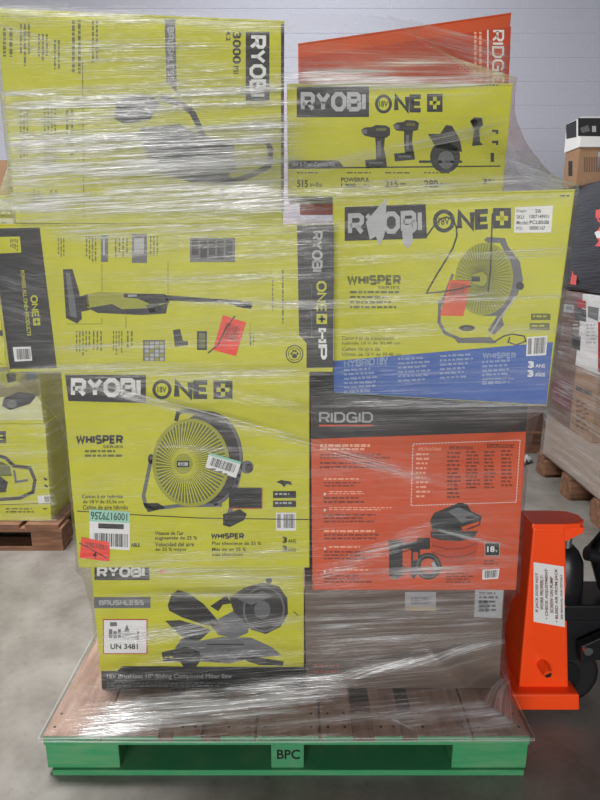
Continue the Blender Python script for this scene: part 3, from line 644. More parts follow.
# ------------------------------------------------------------------ stretch film around the load
import numpy as np
def hull2(P):
    P = sorted(set((round(x, 6), round(y, 6)) for x, y in P))
    def half(Q):
        h = []
        for q in Q:
            while len(h) > 1 and (h[-1][0] - h[-2][0]) * (q[1] - h[-2][1]) - (h[-1][1] - h[-2][1]) * (q[0] - h[-2][0]) <= 0: h.pop()
            h.append(q)
        return h
    a = half(P); b = half(P[::-1]); return a[:-1] + b[:-1]
FC = np.array((-.02, 1.62)); NT, NZ = 720, 230; ZA, ZB = .098, 1.80
th = np.linspace(0, 2 * np.pi, NT, endpoint=False); D = np.stack([np.cos(th), np.sin(th)], 1)
zs = np.linspace(ZA, ZB, NZ); R0 = np.zeros((NZ, NT))
for i, z in enumerate(zs):
    P = []
    for L_, H_ in HULL:
        if L_[0].z - .012 <= z <= H_[0].z + .012:
            t = min(1, max(0, (z - L_[0].z) / (H_[0].z - L_[0].z)))
            P += [tuple((a * (1 - t) + b * t).xy) for a, b in zip(L_, H_)]
    for L_, H_ in HULL:                                  # above the lower cartons the film leans in over their tops
        if H_[0].z > 1.7 and z > H_[0].z: P += [tuple(Vector(FC).lerp(h.xy, max(.6, 1 - (z - H_[0].z) * .6))) for h in H_]
    if z < DECK + .006: P += [(PL, PF), (PR, PF), (PR, PB), (PL, PB)]
    hp = np.array(hull2(P)); nx = np.roll(hp, -1, 0); E = nx - hp
    N_ = np.stack([E[:, 1], -E[:, 0]], 1); N_ /= np.linalg.norm(N_, axis=1)[:, None]
    dist = ((hp - FC) * N_).sum(1); dn = D @ N_.T
    k = np.where(dn > 1e-6, dist[None] / np.maximum(dn, 1e-6), 1e9); R0[i] = k.min(1)
dz = np.abs(zs[:, None] - zs[None])                     # film bridges from wide layers to narrow ones
RT = R0.copy()
for j in range(NZ):
    w_ = np.clip(1 - dz[:, j] / .19, 0, 1) ** 1.75
    RT = np.maximum(RT, R0 + (R0[j][None] - R0) * w_[:, None])
R_ = RT + .007
up_ = (zs > 1.748)[:, None]
film = thing('stretch_film', (FC[0], FC[1], 0), 'clear plastic stretch film wound in hazy streaks with painted-in glare around the whole stack', 'stretch wrap')
def xz(px, py): q = at_y(px, py, 1.37 if py < 640 else 1.40 - max(0, py - 650) / 85 * .16); return q.x, q.z
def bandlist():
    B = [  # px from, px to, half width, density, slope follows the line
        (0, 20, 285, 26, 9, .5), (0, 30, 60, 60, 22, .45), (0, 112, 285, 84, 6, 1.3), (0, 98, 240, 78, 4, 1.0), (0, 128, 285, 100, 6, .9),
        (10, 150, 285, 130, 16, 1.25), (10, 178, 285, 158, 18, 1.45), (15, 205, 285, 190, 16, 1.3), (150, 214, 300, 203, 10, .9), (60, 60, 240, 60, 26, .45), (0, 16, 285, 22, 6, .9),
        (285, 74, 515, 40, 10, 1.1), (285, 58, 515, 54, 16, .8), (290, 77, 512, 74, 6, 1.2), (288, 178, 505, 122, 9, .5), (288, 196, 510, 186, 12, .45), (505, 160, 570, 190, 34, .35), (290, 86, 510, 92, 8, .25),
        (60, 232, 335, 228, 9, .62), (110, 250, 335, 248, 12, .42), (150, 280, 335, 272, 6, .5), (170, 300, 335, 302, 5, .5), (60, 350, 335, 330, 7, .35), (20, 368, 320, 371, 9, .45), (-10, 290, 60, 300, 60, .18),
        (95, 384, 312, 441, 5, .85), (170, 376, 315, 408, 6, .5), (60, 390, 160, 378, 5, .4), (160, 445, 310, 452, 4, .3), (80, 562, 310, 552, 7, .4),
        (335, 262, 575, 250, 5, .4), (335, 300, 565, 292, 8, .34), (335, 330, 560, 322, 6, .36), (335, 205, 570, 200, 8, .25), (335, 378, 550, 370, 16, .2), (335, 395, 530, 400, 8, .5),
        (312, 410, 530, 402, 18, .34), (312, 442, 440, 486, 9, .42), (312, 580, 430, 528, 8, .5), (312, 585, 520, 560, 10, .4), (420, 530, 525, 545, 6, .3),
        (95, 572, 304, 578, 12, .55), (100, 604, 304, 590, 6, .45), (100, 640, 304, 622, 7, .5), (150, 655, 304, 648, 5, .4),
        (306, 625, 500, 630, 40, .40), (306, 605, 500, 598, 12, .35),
        (95, 726, 330, 690, 13, 1.9), (110, 712, 345, 674, 9, 1.4), (330, 678, 505, 642, 6, .9), (100, 730, 500, 705, 9, .45), (300, 690, 420, 728, 3, .5), (380, 722, 530, 705, 12, .5), (440, 735, 530, 715, 8, .45), (45, 733, 130, 660, 10, .3),  # over the deck, sheen off the film painted in as white bands
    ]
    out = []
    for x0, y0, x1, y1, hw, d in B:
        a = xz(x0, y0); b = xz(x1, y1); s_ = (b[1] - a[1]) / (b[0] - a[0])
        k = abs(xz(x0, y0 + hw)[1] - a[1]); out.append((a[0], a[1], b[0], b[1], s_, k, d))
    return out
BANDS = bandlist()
X = FC[0] + D[None, :, 0] * R_; Y = FC[1] + D[None, :, 1] * R_; Z = np.repeat(zs[:, None], NT, 1)
front = np.clip((1.62 - Y) / .12, 0, 1)
CLS = (.05, .22, -.28)                                    # the film was wound level, rising and falling
haze_glare = [np.full((NZ, NT), .09), np.zeros((NZ, NT)), np.zeros((NZ, NT))]  # hazy film streaks, with reflected glare painted in as white
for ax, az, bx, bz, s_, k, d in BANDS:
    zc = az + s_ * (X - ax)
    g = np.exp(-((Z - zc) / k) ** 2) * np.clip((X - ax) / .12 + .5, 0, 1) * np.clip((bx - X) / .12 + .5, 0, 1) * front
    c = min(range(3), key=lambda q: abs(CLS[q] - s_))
    haze_glare[c] = np.maximum(haze_glare[c], g * d)
haze_glare[0] += (1 - front) * .22
slope = np.full((NZ, NT), .05)
# fine wrinkles
U = th[None] * .75
verts = []
wr = np.zeros((NZ, NT))
for i in range(NZ):
    for j in range(NT):
        u = .9 * th[j]; v = Z[i, j] - slope[i, j] * X[i, j]
        wr[i, j] = noise.noise((math.cos(th[j]) * 2.2, math.sin(th[j]) * 2.2, v * 34)) * .0030 + noise.noise((math.cos(th[j]) * 5, math.sin(th[j]) * 5, v * 90 + 7)) * .0012
R2 = R_ + np.maximum(wr, -.0035)
X = D[None, :, 0] * R2; Y = D[None, :, 1] * R2
# the top edge runs unevenly
V = [(float(X[i, j]), float(Y[i, j]), float(Z[i, j])) for i in range(NZ) for j in range(NT)]
F = [(i * NT + j, i * NT + (j + 1) % NT, (i + 1) * NT + (j + 1) % NT, (i + 1) * NT + j) for i in range(NZ - 1) for j in range(NT)
     if zs[i] < 1.748 + .052 * min(1, max(0, (X[i, j] - .0) / .3)) + .006 * noise.noise((th[j] * 6, 0, 0))]   # ragged upper edge
me = bpy.data.meshes.new('film_sheet'); me.from_pydata(V, [], F); me.polygons.foreach_set('use_smooth', [True] * len(F))
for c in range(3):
    at = me.attributes.new('haze_glare_%d' % c, 'FLOAT', 'POINT'); at.data.foreach_set('value', haze_glare[c].ravel().astype(np.float32))
at = me.attributes.new('place', 'FLOAT_VECTOR', 'POINT')
at.data.foreach_set('vector', np.stack([X, Y, Z], -1).reshape(-1).astype(np.float32))
def film_mat():
    m = bpy.data.materials.new('stretch_film'); m.use_nodes = True; nt = m.node_tree; N = nt.nodes; L = nt.links; N.clear()
    out = N.new('ShaderNodeOutputMaterial')
    af = N.new('ShaderNodeAttribute'); af.attribute_name = 'place'
    def streak(sc, slope, detail=4, seed=0):
        # lines follow the winding: shear z by the slope, then stretch along the perimeter
        sp = N.new('ShaderNodeSeparateXYZ'); L.new(af.outputs['Vector'], sp.inputs[0])
        q = N.new('ShaderNodeMath'); q.operation = 'MULTIPLY_ADD'; q.inputs[1].default_value = -slope; L.new(sp.outputs[0], q.inputs[0]); L.new(sp.outputs[2], q.inputs[2])
        cb = N.new('ShaderNodeCombineXYZ'); L.new(sp.outputs[0], cb.inputs[0]); L.new(sp.outputs[1], cb.inputs[1]); L.new(q.outputs[0], cb.inputs[2])
        mp = N.new('ShaderNodeMapping'); mp.inputs['Scale'].default_value = sc; mp.inputs['Location'].default_value = (seed, seed, seed); L.new(cb.outputs[0], mp.inputs[0])
        n = N.new('ShaderNodeTexNoise'); n.inputs['Scale'].default_value = 1; n.inputs['Detail'].default_value = detail; n.inputs['Roughness'].default_value = .65; L.new(mp.outputs[0], n.inputs['Vector'])
        return n.outputs['Fac']
    def math_(op, a, b):
        n = N.new('ShaderNodeMath'); n.operation = op
        for k, v in enumerate((a, b)):
            if isinstance(v, (int, float)): n.inputs[k].default_value = v
            else: L.new(v, n.inputs[k])
        return n.outputs[0]
    def ramp(x, lo, hi):
        n = N.new('ShaderNodeMapRange'); n.inputs['From Min'].default_value = lo; n.inputs['From Max'].default_value = hi; L.new(x, n.inputs['Value']); return n.outputs[0]
    fac = None; hsum = None
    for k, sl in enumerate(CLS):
        ad = N.new('ShaderNodeAttribute'); ad.attribute_name = 'haze_glare_%d' % k
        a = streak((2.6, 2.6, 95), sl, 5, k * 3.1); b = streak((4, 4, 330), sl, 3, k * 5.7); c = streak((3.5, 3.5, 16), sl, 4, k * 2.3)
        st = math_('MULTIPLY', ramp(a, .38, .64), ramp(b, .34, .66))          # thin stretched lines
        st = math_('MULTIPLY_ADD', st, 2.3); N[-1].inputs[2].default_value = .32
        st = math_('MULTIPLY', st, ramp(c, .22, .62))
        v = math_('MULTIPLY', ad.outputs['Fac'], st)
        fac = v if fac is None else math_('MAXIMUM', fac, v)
        if k == 0: hsum = math_('ADD', a, b)
    fac = math_('MINIMUM', fac, .93)
    fac = math_('MAXIMUM', fac, .03)
    tr = N.new('ShaderNodeBsdfTransparent')
    df = N.new('ShaderNodeBsdfDiffuse'); df.inputs[0].default_value = (.86, .87, .88, 1)
    tl = N.new('ShaderNodeBsdfTranslucent'); tl.inputs[0].default_value = (.8, .8, .8, 1)
    gl = N.new('ShaderNodeBsdfGlossy'); gl.inputs['Roughness'].default_value = .28
    bp = N.new('ShaderNodeBump'); bp.inputs['Strength'].default_value = .6; bp.inputs['Distance'].default_value = .004
    L.new(hsum, bp.inputs['Height']); L.new(bp.outputs[0], gl.inputs['Normal'])
    m1 = N.new('ShaderNodeMixShader'); m1.inputs[0].default_value = .3; L.new(df.outputs[0], m1.inputs[1]); L.new(tl.outputs[0], m1.inputs[2])
    m2 = N.new('ShaderNodeMixShader'); m2.inputs[0].default_value = .35; L.new(m1.outputs[0], m2.inputs[1]); L.new(gl.outputs[0], m2.inputs[2])
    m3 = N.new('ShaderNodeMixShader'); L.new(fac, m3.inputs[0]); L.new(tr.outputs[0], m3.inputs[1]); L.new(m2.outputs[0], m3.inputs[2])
    # clear film still mirrors a little everywhere
    lw = N.new('ShaderNodeFresnel'); lw.inputs[0].default_value = 1.35; L.new(bp.outputs[0], lw.inputs['Normal'])
    fr_ = math_('MULTIPLY', lw.outputs[0], .35); m4 = N.new('ShaderNodeMixShader'); L.new(fr_, m4.inputs[0]); L.new(m3.outputs[0], m4.inputs[1]); L.new(gl.outputs[0], m4.inputs[2])
    L.new(m4.outputs[0], out.inputs[0]); return m
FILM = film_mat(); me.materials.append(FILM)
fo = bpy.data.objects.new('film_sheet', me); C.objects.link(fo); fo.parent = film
# gathered strands of film
STR = bpy.data.materials.new('film_strand'); STR.use_nodes = True
nt = STR.node_tree; b_ = nt.nodes['Principled BSDF']; b_.inputs['Base Color'].default_value = (.75, .78, .78, 1); b_.inputs['Roughness'].default_value = .15; b_.inputs['Alpha'].default_value = .22
fo_org = Vector((FC[0], FC[1], 0))
def strand(pts, r, sag=0):
    mb = MB(); P = []
    for a, b in zip(pts[:-1], pts[1:]):
        for i in range(12): P.append(Vector(a).lerp(Vector(b), i / 12) + Vector((0, 0, random.uniform(-1, 1) * .0008)))
    P.append(Vector(pts[-1]))
    mb.tube(P, [r * random.uniform(.7, 1.2) for _ in P], STR, 8); mb.build('film_strand', film, fo_org, smooth=True)
e_ = .008
strand([(PL - e_, PF - e_, DECK + .001), (PR + e_, PF - e_, DECK + .001), (PR + e_, PB + e_, DECK + .001), (PL - e_, PB + e_, DECK + .001), (PL - e_, PF - e_, DECK + .001)], .002)
strand([(PL - e_, PF - e_ - .002, DECK - .006), (-.2, PF - e_, DECK - .010), (PR + e_, PF - e_, DECK - .004)], .002)

# ------------------------------------------------------------------ pallet jack at the right
JY = 1.45
def jp(px, py, y=JY): q = at_y(px, py, y); return (q.x, q.z)
jl = jp(540, 690)
jack = thing('pallet_jack', (.72, 1.66, 0), 'orange-red pallet jack with warning label, forks under the green pallet', 'pallet jack')
jo = Vector(jack.location)
def frustum(name, b0, b1, zb, t0, t1, zt, m=JACK, bev=.006, parent=None):
    """b0,b1 = (x0,x1),(y0,y1) below, t0,t1 above"""
    mb = MB(); q = lambda x, y, z: [(x[0], y[0], z), (x[1], y[0], z), (x[1], y[1], z), (x[0], y[1], z)]
    mb.hexa(q(b0, b1, zb), q(t0, t1, zt), m); return mb.build(name, parent or jack, jo, bevel=bev)
xa, za = jp(519, 688); xb, _ = jp(569, 684); xt0, zt0 = jp(533.5, 526); xt1, _ = jp(566, 524)
col = frustum('column', (xa, xb), (JY, 2.0), za, (xt0, xt1), (JY, JY + .085), zt0 - .004)
hx0, _ = jp(524, 518); hx1, hz1 = jp(588, 529)
mb = MB()
prof_top = [(xt0 - .004, JY - .002), (xt1, JY - .002), (hx1 - .02, JY + .004), (hx1, JY + .025), (hx1, JY + .06), (hx1 - .02, JY + .082), (xt1, JY + .088), (xt0 - .004, JY + .088)]
n = len(prof_top); zt = zt0 + .006
mb.add([(x, y, zt - .014) for x, y in prof_top] + [(x, y, zt) for x, y in prof_top], [list(range(n - 1, -1, -1)), list(range(n, 2 * n))] + [(i, (i + 1) % n, (i + 1) % n + n, i + n) for i in range(n)], JACK)
mb.build('top_plate', jack, jo, bevel=.004)
mb = MB(); mb.prism([(xt1 - .004, zt - .014), (xt1 - .004, zt - .062), (hx1 - .006, zt - .03), (hx1 - .004, zt - .014)], JY + .008, JY + .078, JACK); mb.build('horn_bracket', jack, jo, bevel=.003)
bx0, bz0 = jp(503, 706); bx1, bz1 = jp(576, 687)
frustum('fork_heel', (bx0 - .05, bx1), (JY - .035, JY + .21), .036, (bx0 - .03, bx1 - .004), (JY - .03, JY + .21), za + .004)
frustum('fork_heel', (bx0 - .05, bx1), (1.88, 2.045), .036, (bx0 - .03, bx1 - .004), (1.88, 2.04), za + .004)
for y0, y1 in ((1.505, 1.655), (1.885, 2.035)):
    mb = MB(); mb.prism([(-.42, .034), (bx0 - .03, .034), (bx0 - .03, .082), (-.36, .082), (-.42, .05)], y0, y1, JACK); fk = mb.build('fork', jack, jo, bevel=.004)
    mb = MB(); mb.tube([(-.28, (y0 + y1) / 2 - .035, .036), (-.28, (y0 + y1) / 2 + .035, .036)], .036, RUBBER, 20); mb.build('load_roller', fk, jo)
# label on the near side
fj = Face((xa, JY), (xb, JY)); fj.parent = jack; fj.origin = jo
def lab(q): return q
p = Print(fj, 'warning_label'); LQ = [(533.5, 562), (563.8, 566.5), (564.8, 627), (533.5, 621.5)]
p.quad(LQ, WHITE); p.up()
REDT = mat('maroon_ink', (104, 38, 40))
def rotq(u0, u1, v0, v1):   # reads upward: text x runs from bottom to top of the label
    B = lambda u, v: bil(LQ, u, v)
    return [B(u0, v0), B(u0, v1), B(u1, v1), B(u1, v0)]
for u0, u1, v0, v1, t in ((.06, .17, .17, .83, 'IF JACK DOES NOT'), (.21, .32, .22, .80, 'WORK PROPERLY:'), (.37, .49, .08, .92, '• CHECK ADJUSTMENT'), (.53, .64, .20, .80, 'SCREW ON PUMP'), (.69, .81, .06, .95, '• BLEED AIR FROM JACK'), (.87, .94, .12, .86, 'SEE MANUAL FOR DETAILS')):
    p.textq(t, rotq(u0, u1, v0, v1), REDT, .03)
p.done()
sx, sz = jp(541, 662); ex, ez = jp(543, 666)
mb = MB(); mb.tube([(sx, JY + .03, sz), (ex, JY - .035, ez)], [.016, .014], JACK, 20); tb = mb.build('axle_boss', jack, jo)
mb = MB(); mb.tube([(ex, JY - .034, ez), (ex, JY - .0355, ez)], .0095, RUBBER, 16); mb.build('bore', tb, jo)
# pump, handle bracket and steering wheels
px_, pz = hx1 - .03, zt
mb = MB(); mb.tube([(px_, JY + .043, zt - .02), (px_, JY + .043, zt - .10)], .012, STEEL, 16); mb.build('pump_rod', jack, jo, smooth=False)
mb = MB(); mb.tube([(px_ + .004, JY + .05, z) for z in (zt - .085, zt - .10, zt - .13, zt - .17, zt - .20, zt - .24)], [.018, .032, .046, .05, .052, .052], BLKM, 24); mb.build('pump_cylinder', jack, jo, smooth=True)
frustum('pump_base', (px_ - .07, px_ + .16), (JY + .0, JY + .13), zt - .29, (px_ - .06, px_ + .16), (JY + .0, JY + .13), zt - .24, BLKM)
frustum('pump_body', (px_ - .05, px_ + .12), (JY + .01, JY + .12), .16, (px_ - .05, px_ + .13), (JY + .01, JY + .12), zt - .29, BLKM)
mb = MB(); mb.tube([(px_ + .13, JY + .06, zt - .22), (px_ + .085, JY + .06, zt - .10), (px_ + .12, JY + .06, zt + .02), (px_ + .26, JY + .08, zt + .45)], .02, BLKM, 14); mb.build('handle', jack, jo, smooth=True)
hb = Vector((px_ + .26, JY + .08, zt + .44)); mb = MB(); mb.tube([hb + Vector(q) for q in ((0, 0, 0), (.03, -.10, .05), (.06, -.11, .14), (.08, 0, .17), (.06, .11, .14), (.03, .10, .05), (0, 0, 0))], .014, BLKM, 10); mb.build('hand_grip', jack, jo, smooth=True)
mb = MB(); mb.tube([(px_ + .06, JY + .05, zt - .11), (px_ + .12, JY + .05, zt - .125)], .02, BLKM, 14); mb.build('handle_pivot', jack, jo)
mb = MB(); mb.prism([(xb + .006, zt - .345), (xb + .012, zt - .40), (px_ + .13, zt - .36), (px_ + .16, zt - .30), (px_ + .10, zt - .31)], JY - .03, JY - .004, BLKM); mb.build('lift_link', jack, jo, bevel=.003)
mb = MB(); mb.tube([(px_ + .05, JY - .028, zt - .352), (px_ + .05, JY - .042, zt - .352)], .012, STEEL, 12); mb.build('pivot_bolt', jack, jo)
for yy in (JY + .055, JY + .125):
    mb = MB(); wx, wz = px_ + .03, .098
    mb.tube([(wx, yy - .026, wz), (wx, yy - .022, wz), (wx, yy + .022, wz), (wx, yy + .026, wz)], [.085, .096, .096, .085], RUBBER, 36); wh = mb.build('steer_wheel', jack, jo)
    mb = MB(); mb.tube([(wx, yy - .03, wz), (wx, yy + .03, wz)], .045, BLKM, 24); mb.build('wheel_hub', wh, jo)

# ------------------------------------------------------------------ load at the left, behind
def wood_pallet(label, x0, x1, y0, y1, h, face='y'):
    t = thing('wooden_pallet', ((x0 + x1) / 2, (y0 + y1) / 2, 0), label, 'pallet', 'brown wooden pallets in the background'); o = Vector(t.location)
    bw_ = .14
    for a, b in ((y0, y0 + .1), ((y0 + y1) / 2 - .05, (y0 + y1) / 2 + .05), (y1 - .1, y1)): part('bottom_board', x0, x1, a, b, 0, .018, WOOD2, .002, t, o)
    for a, b in ((x0, x0 + bw_), ((x0 + x1) / 2 - .07, (x0 + x1) / 2 + .07), (x1 - bw_, x1)):
        for c, d in ((y0 + .002, y0 + .12), ((y0 + y1) / 2 - .06, (y0 + y1) / 2 + .06), (y1 - .12, y1 - .002)): part('block', a + .002, b - .002, c, d, .018, h - .036, WOOD2, .003, t, o)
    for a, b in ((y0, y0 + .1), ((y0 + y1) / 2 - .05, (y0 + y1) / 2 + .05), (y1 - .1, y1)): part('stringer_board', x0, x1, a, b, h - .036, h - .018, WOOD2, .002, t, o)
    k = 7; g = (x1 - x0) / k
    for i in range(k): part('deck_board', x0 + i * g + .012, x0 + (i + 1) * g - .012, y0, y1, h - .018, h, WOOD2, .002, t, o)
    return t
LY = 2.45
lx1 = at_y(66, 535, LY).x
wood_pallet('brown wooden pallet under the lime boxes at the left edge', lx1 - 1.2, lx1, LY - .04, LY + .96, .124)
GL_ = 'cartons on the brown pallet at the left edge'
f, e = carton('blower_carton', 'lime carton with black tubular tool picture at lower left edge', GL_, [(-190, 424), (45, 424), (51.5, 521), (-170, 521)], LY, LY, .124, .567, .6, LIME, hull=False)
p = Print(f, 'tool_picture'); p.line([(-30, 470), (-4, 455), (6, 458), (14, 466), (30, 468), (35, 480), (33, 492), (20, 498), (-10, 500)], 3.4, INK)
p.poly([(-20, 480), (0, 476), (8, 482), (6, 492), (-18, 494)], BLACK); p.line([(14, 470), (16, 482), (28, 480)], 2.4, GREY); p.poly([(0, 461), (10, 466), (12, 476), (-4, 476)], OLIVE); p.done()
p = Print(f, 'brand_lettering'); p.rect(-60, 431, 6, 443, BLACK); p.up(); p.rect(-1, 435, 3, 436.5, LIME); p.rect(-1, 438.5, 3, 440, LIME); p.done()
p = Print(f, 'printed_text'); p.line([(-60, 507), (51, 503)], .6, INK); p.bars(6, 508, 36, 514, 2, OLIVE); p.bars(43, 508, 49, 511, 1, OLIVE); p.line([(44, 478), (47, 480)], 2, INK); p.line([(44.5, 485), (48, 487)], 2, INK); p.done(True)
p = Print(f, 'barcode_label'); p.quad([(37.5, 496), (50, 495), (50.5, 502.5), (38.5, 503.5)], WHITE); p.up(); p.barcode([(44, 496.5), (49.5, 496.2), (50, 501.5), (44.5, 502)]); p.done()
f, e = carton('power_tool_carton', 'lime carton with drill pictures and white lower strip, second from bottom at left edge', GL_, [(-190, 366), (38, 366), (43.5, 423), (-170, 424)], LY, LY, .567, .824, .6, LIME, hull=False)
p = Print(f, 'picture_panel'); p.poly([(-100, 367), (38, 367), (40, 396), (-100, 400)], mat('warm_grey_print', (128, 122, 84))); p.poly([(-100, 400), (40, 396), (43, 420), (-100, 422)], mat('offwhite_print', (196, 198, 150))); p.up()
p.poly([(0, 372), (14, 369), (22, 374), (20, 384), (8, 388), (0, 384)], LIME_D); p.poly([(24, 370), (36, 369), (38, 378), (26, 381)], mat('slate_print', (70, 84, 110))); p.poly([(4, 398), (18, 392), (38, 394), (30, 404), (10, 410), (2, 406)], BLACK); p.up(); p.ell(12, 404, 5, 4, GREY); p.poly([(6, 374), (16, 373), (16, 381), (8, 383)], BLACK); p.done()
f, e = carton('lime_carton', 'lime carton barely showing left of the black vacuum box end', GL_, [(-190, 318), (6, 318), (8.5, 364), (-170, 366)], LY, LY, .824, 1.07, .6, LIME, hull=False)
p = Print(f, 'side_band'); p.rect(-40, 330, 3, 336, BLACK); p.done()
f, e = carton('brown_carton', 'hidden brown carton in the middle of the left edge stack', GL_, [(-190, 240), (5, 240), (6, 316), (-170, 316)], LY, LY, 1.07, 1.32, .6, CARD, hull=False)
e['label'] = 'brown carton behind the black vacuum box end at the left edge'
p = Print(f, 'tape_strip'); p.rect(-80, 241, -60, 315, LGREY); p.done()
f, e = carton('white_carton', 'small white carton with dark label near the upper left edge', GL_, [(-190, 195), (13, 195), (14, 240), (-170, 240)], LY, LY, 1.32, 1.49, .6, LGREY, hull=False)
p = Print(f, 'side_label'); p.rect(-30, 210, 13.5, 218, BLACK); p.rect(-30, 196, 13, 199, LIME_D); p.up(); p.bars(1, 211.5, 12, 216, 1, LGREY); p.bars(-10, 222, 11, 234, 3, GREY); p.done()
f, e = carton('brown_carton', 'brown carton topmost of the stack at the upper left edge', GL_, [(-190, 160), (8, 160), (9, 195), (-170, 195)], LY, LY, 1.49, 1.617, .6, CARD, hull=False)
p = Print(f, 'tape_strip'); p.rect(-80, 161, -60, 194, LGREY); p.done()

def film_shell(label, poly, z0, z1, h, cr=.05):
    org = Vector((sum(p[0] for p in poly) / len(poly), sum(p[1] for p in poly) / len(poly), 0))
    e = thing('stretch_film', org, label, 'stretch wrap'); P = []
    for k in range(len(poly)):
        a, b = Vector(poly[k]), Vector(poly[(k + 1) % len(poly)]); n = max(4, int((b - a).length / .02))
        P += [a.lerp(b, i / n) for i in range(n)]
    n = len(P); m_ = 90; V = []; ring = []
    for j in range(m_ + 1):
        z = z0 + (z1 - z0) * j / m_
        for i, q in enumerate(P):
            d = (q - org.xy).normalized() * max(-.004, noise.noise((q.x * 3, q.y * 3, z * 30)) * .006)
            V.append((q.x + d.x - org.x, q.y + d.y - org.y, z))
    F = [(j * n + i, j * n + (i + 1) % n, (j + 1) * n + (i + 1) % n, (j + 1) * n + i) for j in range(m_) for i in range(n)]
    me = bpy.data.meshes.new('film_sheet'); me.from_pydata(V, [], F); me.polygons.foreach_set('use_smooth', [True] * len(F)); me.materials.append(FILM)
    A = np.array(V, dtype=np.float32)
    at = me.attributes.new('haze_glare_0', 'FLOAT', 'POINT'); at.data.foreach_set('value', np.full(len(V), h, dtype=np.float32))
    at = me.attributes.new('place', 'FLOAT_VECTOR', 'POINT'); at.data.foreach_set('vector', A.ravel())
    o = bpy.data.objects.new('film_sheet', me); C.objects.link(o); o.parent = e
film_shell('clear film wrapped around the lime cartons at the left edge', [(lx1 - 1.30, LY - .012), (lx1 - .028, LY - .012), (lx1 - .02, LY + .63), (lx1 - 1.30, LY + .63)], .128, 1.10, .22)

# ------------------------------------------------------------------ load at the right, behind
RX = 1.42
def zx(px, py): return at_x(px, py, RX).z
GR = 'cartons on the brown pallet at the right edge'
def acarton(name, label, x0, x1, y0, y1, z0, z1, m, group=GR):
    org = Vector(((x0 + x1) / 2, (y0 + y1) / 2, z0)); e = thing(name, org, label, 'box', group)
    z0 += .0008
    mb = MB(); mb.box(x0, x1, y0, y1, z0, z1 - .003, m); mb.build('carton_body', e, org, bevel=.003)
    ym = (y0 + y1) / 2
    for a, b in ((y0, ym - .002), (ym + .002, y1)):
        mb = MB(); mb.box(x0, x1, a, b, z1 - .003, z1, m); mb.build('top_flap', e, org)
    fl = Face((x0, y1), (x0, y0)); ff = Face((x0, y0), (x1, y0))
    for q in (fl, ff): q.parent = e; q.origin = org; q.zr = (z0, z1)
    return fl, ff, e
za_ = .14
wood_pallet('brown wooden pallet under the taped cartons at the right edge', RX - .0, RX + 1.1, 2.62, 3.42, za_)
zA = zx(544, 413); zB = zx(580, 367); zC = zx(562, 289); zD = zx(575, 187); zE = zx(577, 150); zF = zx(570, 125)
fl_, ff_, e = acarton('long_carton', 'wide pale brown carton at bottom of the right edge stack', RX, RX + 1.0, 2.64, 3.34, za_, zA, mat('cardboard_pale', (168, 150, 136), .8, .06, 20))
fl_, ff_, e = acarton('brown_carton', 'tan carton with dark label, below the white carton at right edge', RX, RX + .4, 2.80, 3.045, zA, zB, CARD)
p = Print(fl_, 'side_label'); p.quad([(576, 386), (592, 392), (592, 396), (576, 390)], BLACK); p.cut('fine_print'); p.bars(576, 400, 590, 430, 6, CARD_D, .4, slope=.4); p.done(True)
fl_, ff_, e = acarton('white_carton', 'white carton with red corner and tool pictures at right edge', RX - .004, RX + .4, 2.79, 3.045, zB, zC - .01, WHITE)
p = Print(fl_, 'picture_panel'); p.quad([(577, 299), (586, 301), (586, 309), (577, 307)], REDP); p.quad([(575, 307), (586.5, 310), (586, 322), (575, 319)], BLACK); p.quad([(588, 306), (599, 308), (598, 321), (588, 317)], GREY); p.quad([(572.5, 333), (581, 336), (580, 351), (572, 347)], BLACK); p.bars(586, 324, 597, 345, 6, LGREY); p.bars(573, 324, 583, 331, 2, LGREY); p.done()
p = Print(ff_, 'red_panel'); p.rect(598, 322, 640, 372, REDP); p.done()
fl_, ff_, e = acarton('dark_red_carton', 'brown carton with dark red print behind the tan carton at right', RX, RX + .5, 3.05, 3.335, zA, zB + .02, CARD_D)
p = Print(fl_, 'red_print'); p.quad([(547, 372), (571, 380), (571, 412), (547, 398)], DKRED); p.done()
fl_, ff_, e = acarton('brown_carton', 'dark brown carton with small label left of the white carton at right', RX, RX + .5, 3.05, 3.30, zB + .02, zC - .005, CARD_D)
p = Print(fl_, 'side_label'); p.quad([(564, 304), (574, 305), (573, 313), (563, 312)], LGREY); p.up(); p.barcode([(566, 305.5), (573, 306.5), (572.5, 311.5), (565.5, 310.5)], GREY); p.cut('fine_print'); p.bars(555, 325, 569, 360, 9, mat('brown_ink', (78, 58, 50)), .35); p.done(True)
film_shell('clear film wrapped around the brown cartons at the right edge', [(RX - .014, 2.63), (RX + 1.02, 2.63), (RX + 1.02, 3.35), (RX - .014, 3.35)], .144, zC - .004, .28)
# black film bundle with soft bulging sides
org = Vector((RX + .4, 3.08, zC)); e = thing('wrapped_bundle', org, 'bundle in wrinkled black film with coral labels at the right edge', 'bundle', None)
mb = MB(); nx_, nz_ = 40, 26
ring_pts = []
for i in range(nx_):
    t = 2 * math.pi * i / nx_; c, s_ = math.cos(t), math.sin(t); k = 1 / max(abs(c), abs(s_)); k = k * .86 + .14 * 1.15
    ring_pts.append((c * k * .42, s_ * k * .33))
VV = []; FF = []
for j in range(nz_ + 1):
    v = j / nz_; z = zC + .001 + (zD - zC - .002) * v; bulge = 1 - .06 * (abs(2 * v - 1) ** 3)
    for i, (a, b) in enumerate(ring_pts):
        q = noise.noise((a * 3, b * 3, z * 22)) * .012
        VV.append((org.x + a * (bulge + q), org.y + b * (bulge + q), z))
for j in range(nz_):
    for i in range(nx_): FF.append((j * nx_ + i, j * nx_ + (i + 1) % nx_, (j + 1) * nx_ + (i + 1) % nx_, (j + 1) * nx_ + i))
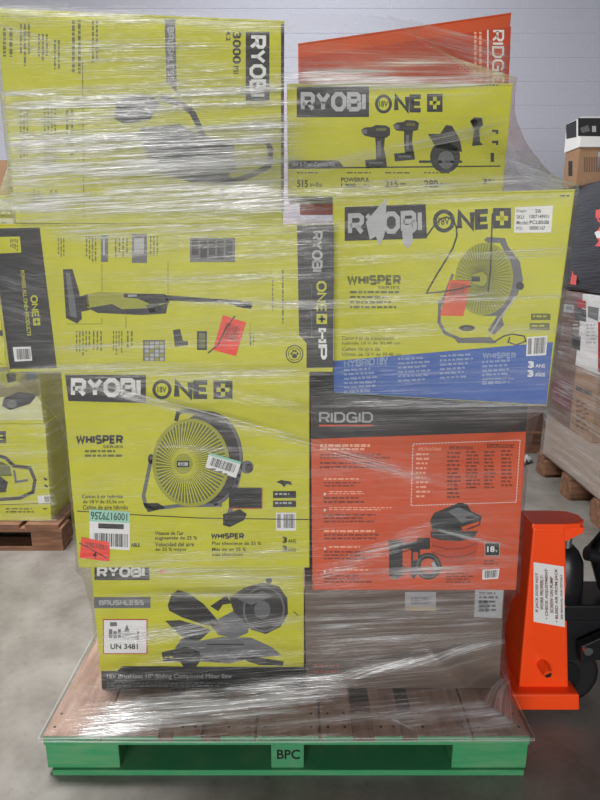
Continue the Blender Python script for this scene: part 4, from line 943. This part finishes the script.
FF.append(list(range(nx_ - 1, -1, -1))); FF.append([nz_ * nx_ + i for i in range(nx_)])
mb.add(VV, FF, SHRINK); mb.build('bundle_body', e, org, smooth=True)
fb = Face((RX - .022, 3.4), (RX - .022, 2.7)); fb.parent = e; fb.origin = org
p = Print(fb, 'coral_label'); p.quad([(589.5, 212), (604, 208), (604, 247), (586.5, 245)], PINKL); p.up(); p.quad([(594, 232), (604, 230), (604, 238), (593, 238)], WHITE); p.bars(593, 218, 603, 229, 3, DKRED); p.done()
p = Print(fb, 'coral_label'); p.quad([(573.5, 266), (578, 266), (576, 285), (570, 284)], PINKL); p.done()
fl_, ff_, e = acarton('open_carton', 'brown carton with slatted front on top of the black bundle', 1.40, 2.0, 3.22, 3.38, zD, zE, CARD)
p = Print(fl_, 'side_print'); p.rect(568.5, 161, 572.5, 176, BLACK); p.done()
p = Print(ff_, 'slat_print')
for i in range(9): p.rect(584 + i * 2.4, 157, 585.3 + i * 2.4, 172, CARD_D)
p.rect(598, 152, 606, 168, LGREY); p.done()
fl_, ff_, e = acarton('flat_carton', 'flat dark grey and white carton topmost at the right edge', 1.395, 2.02, 3.21, 3.39, zE, zF, WHITE)
p = Print(fl_, 'dark_print'); p.poly([(566.5, 120), (576.5, 120), (576.5, 137), (566.5, 139)], BLACK); p.done()
p = Print(ff_, 'dark_print'); p.poly([(578, 118), (640, 118), (640, 137), (578, 136)], BLACK); p.up(); p.poly([(580, 128), (588, 125), (590, 131), (582, 133)], GREY); p.rect(592, 126, 596, 132, LGREY); p.done()
# farther pallet and carton
wood_pallet('brown wooden pallet half hidden far behind the orange compressor box', 1.46, 2.5, 3.75, 4.7, .14)
fl_, ff_, e = acarton('brown_carton', 'dark brown carton on the farthest pallet at right', 1.5, 2.45, 3.8, 4.6, .14, 1.0, CARD_D)
p = Print(ff_, 'tape_strip'); p.rect(540, 340, 548, 400, CARD); p.done()
# crumpled scrap of film on the floor
bm = bmesh.new(); bmesh.ops.create_grid(bm, x_segments=16, y_segments=10, size=.5)
for v in bm.verts:
    q = noise.noise(v.co * 5); v.co = Vector((v.co.x * .16 + q * .02, v.co.y * .24, .012 + abs(noise.noise(v.co * 4 + Vector((3, 1, 2)))) * .10))
me = bpy.data.meshes.new('film_scrap'); bm.to_mesh(me); bm.free(); me.materials.append(mat('white_film', (210, 212, 214), .25, .1, 20)); me.polygons.foreach_set('use_smooth', [True] * len(me.polygons))
sc = bpy.data.objects.new('film_scrap', me); C.objects.link(sc); q = at_z(534, 455, 0.0); sc.location = (q.x - .20, q.y - .10, 0); sc.rotation_euler = (0, 0, .6)
md = sc.modifiers.new('thickness', 'SOLIDIFY'); md.thickness = .002
tag(sc, 'crumpled white plastic film scrap on the floor beside the right pallets', 'plastic scrap')
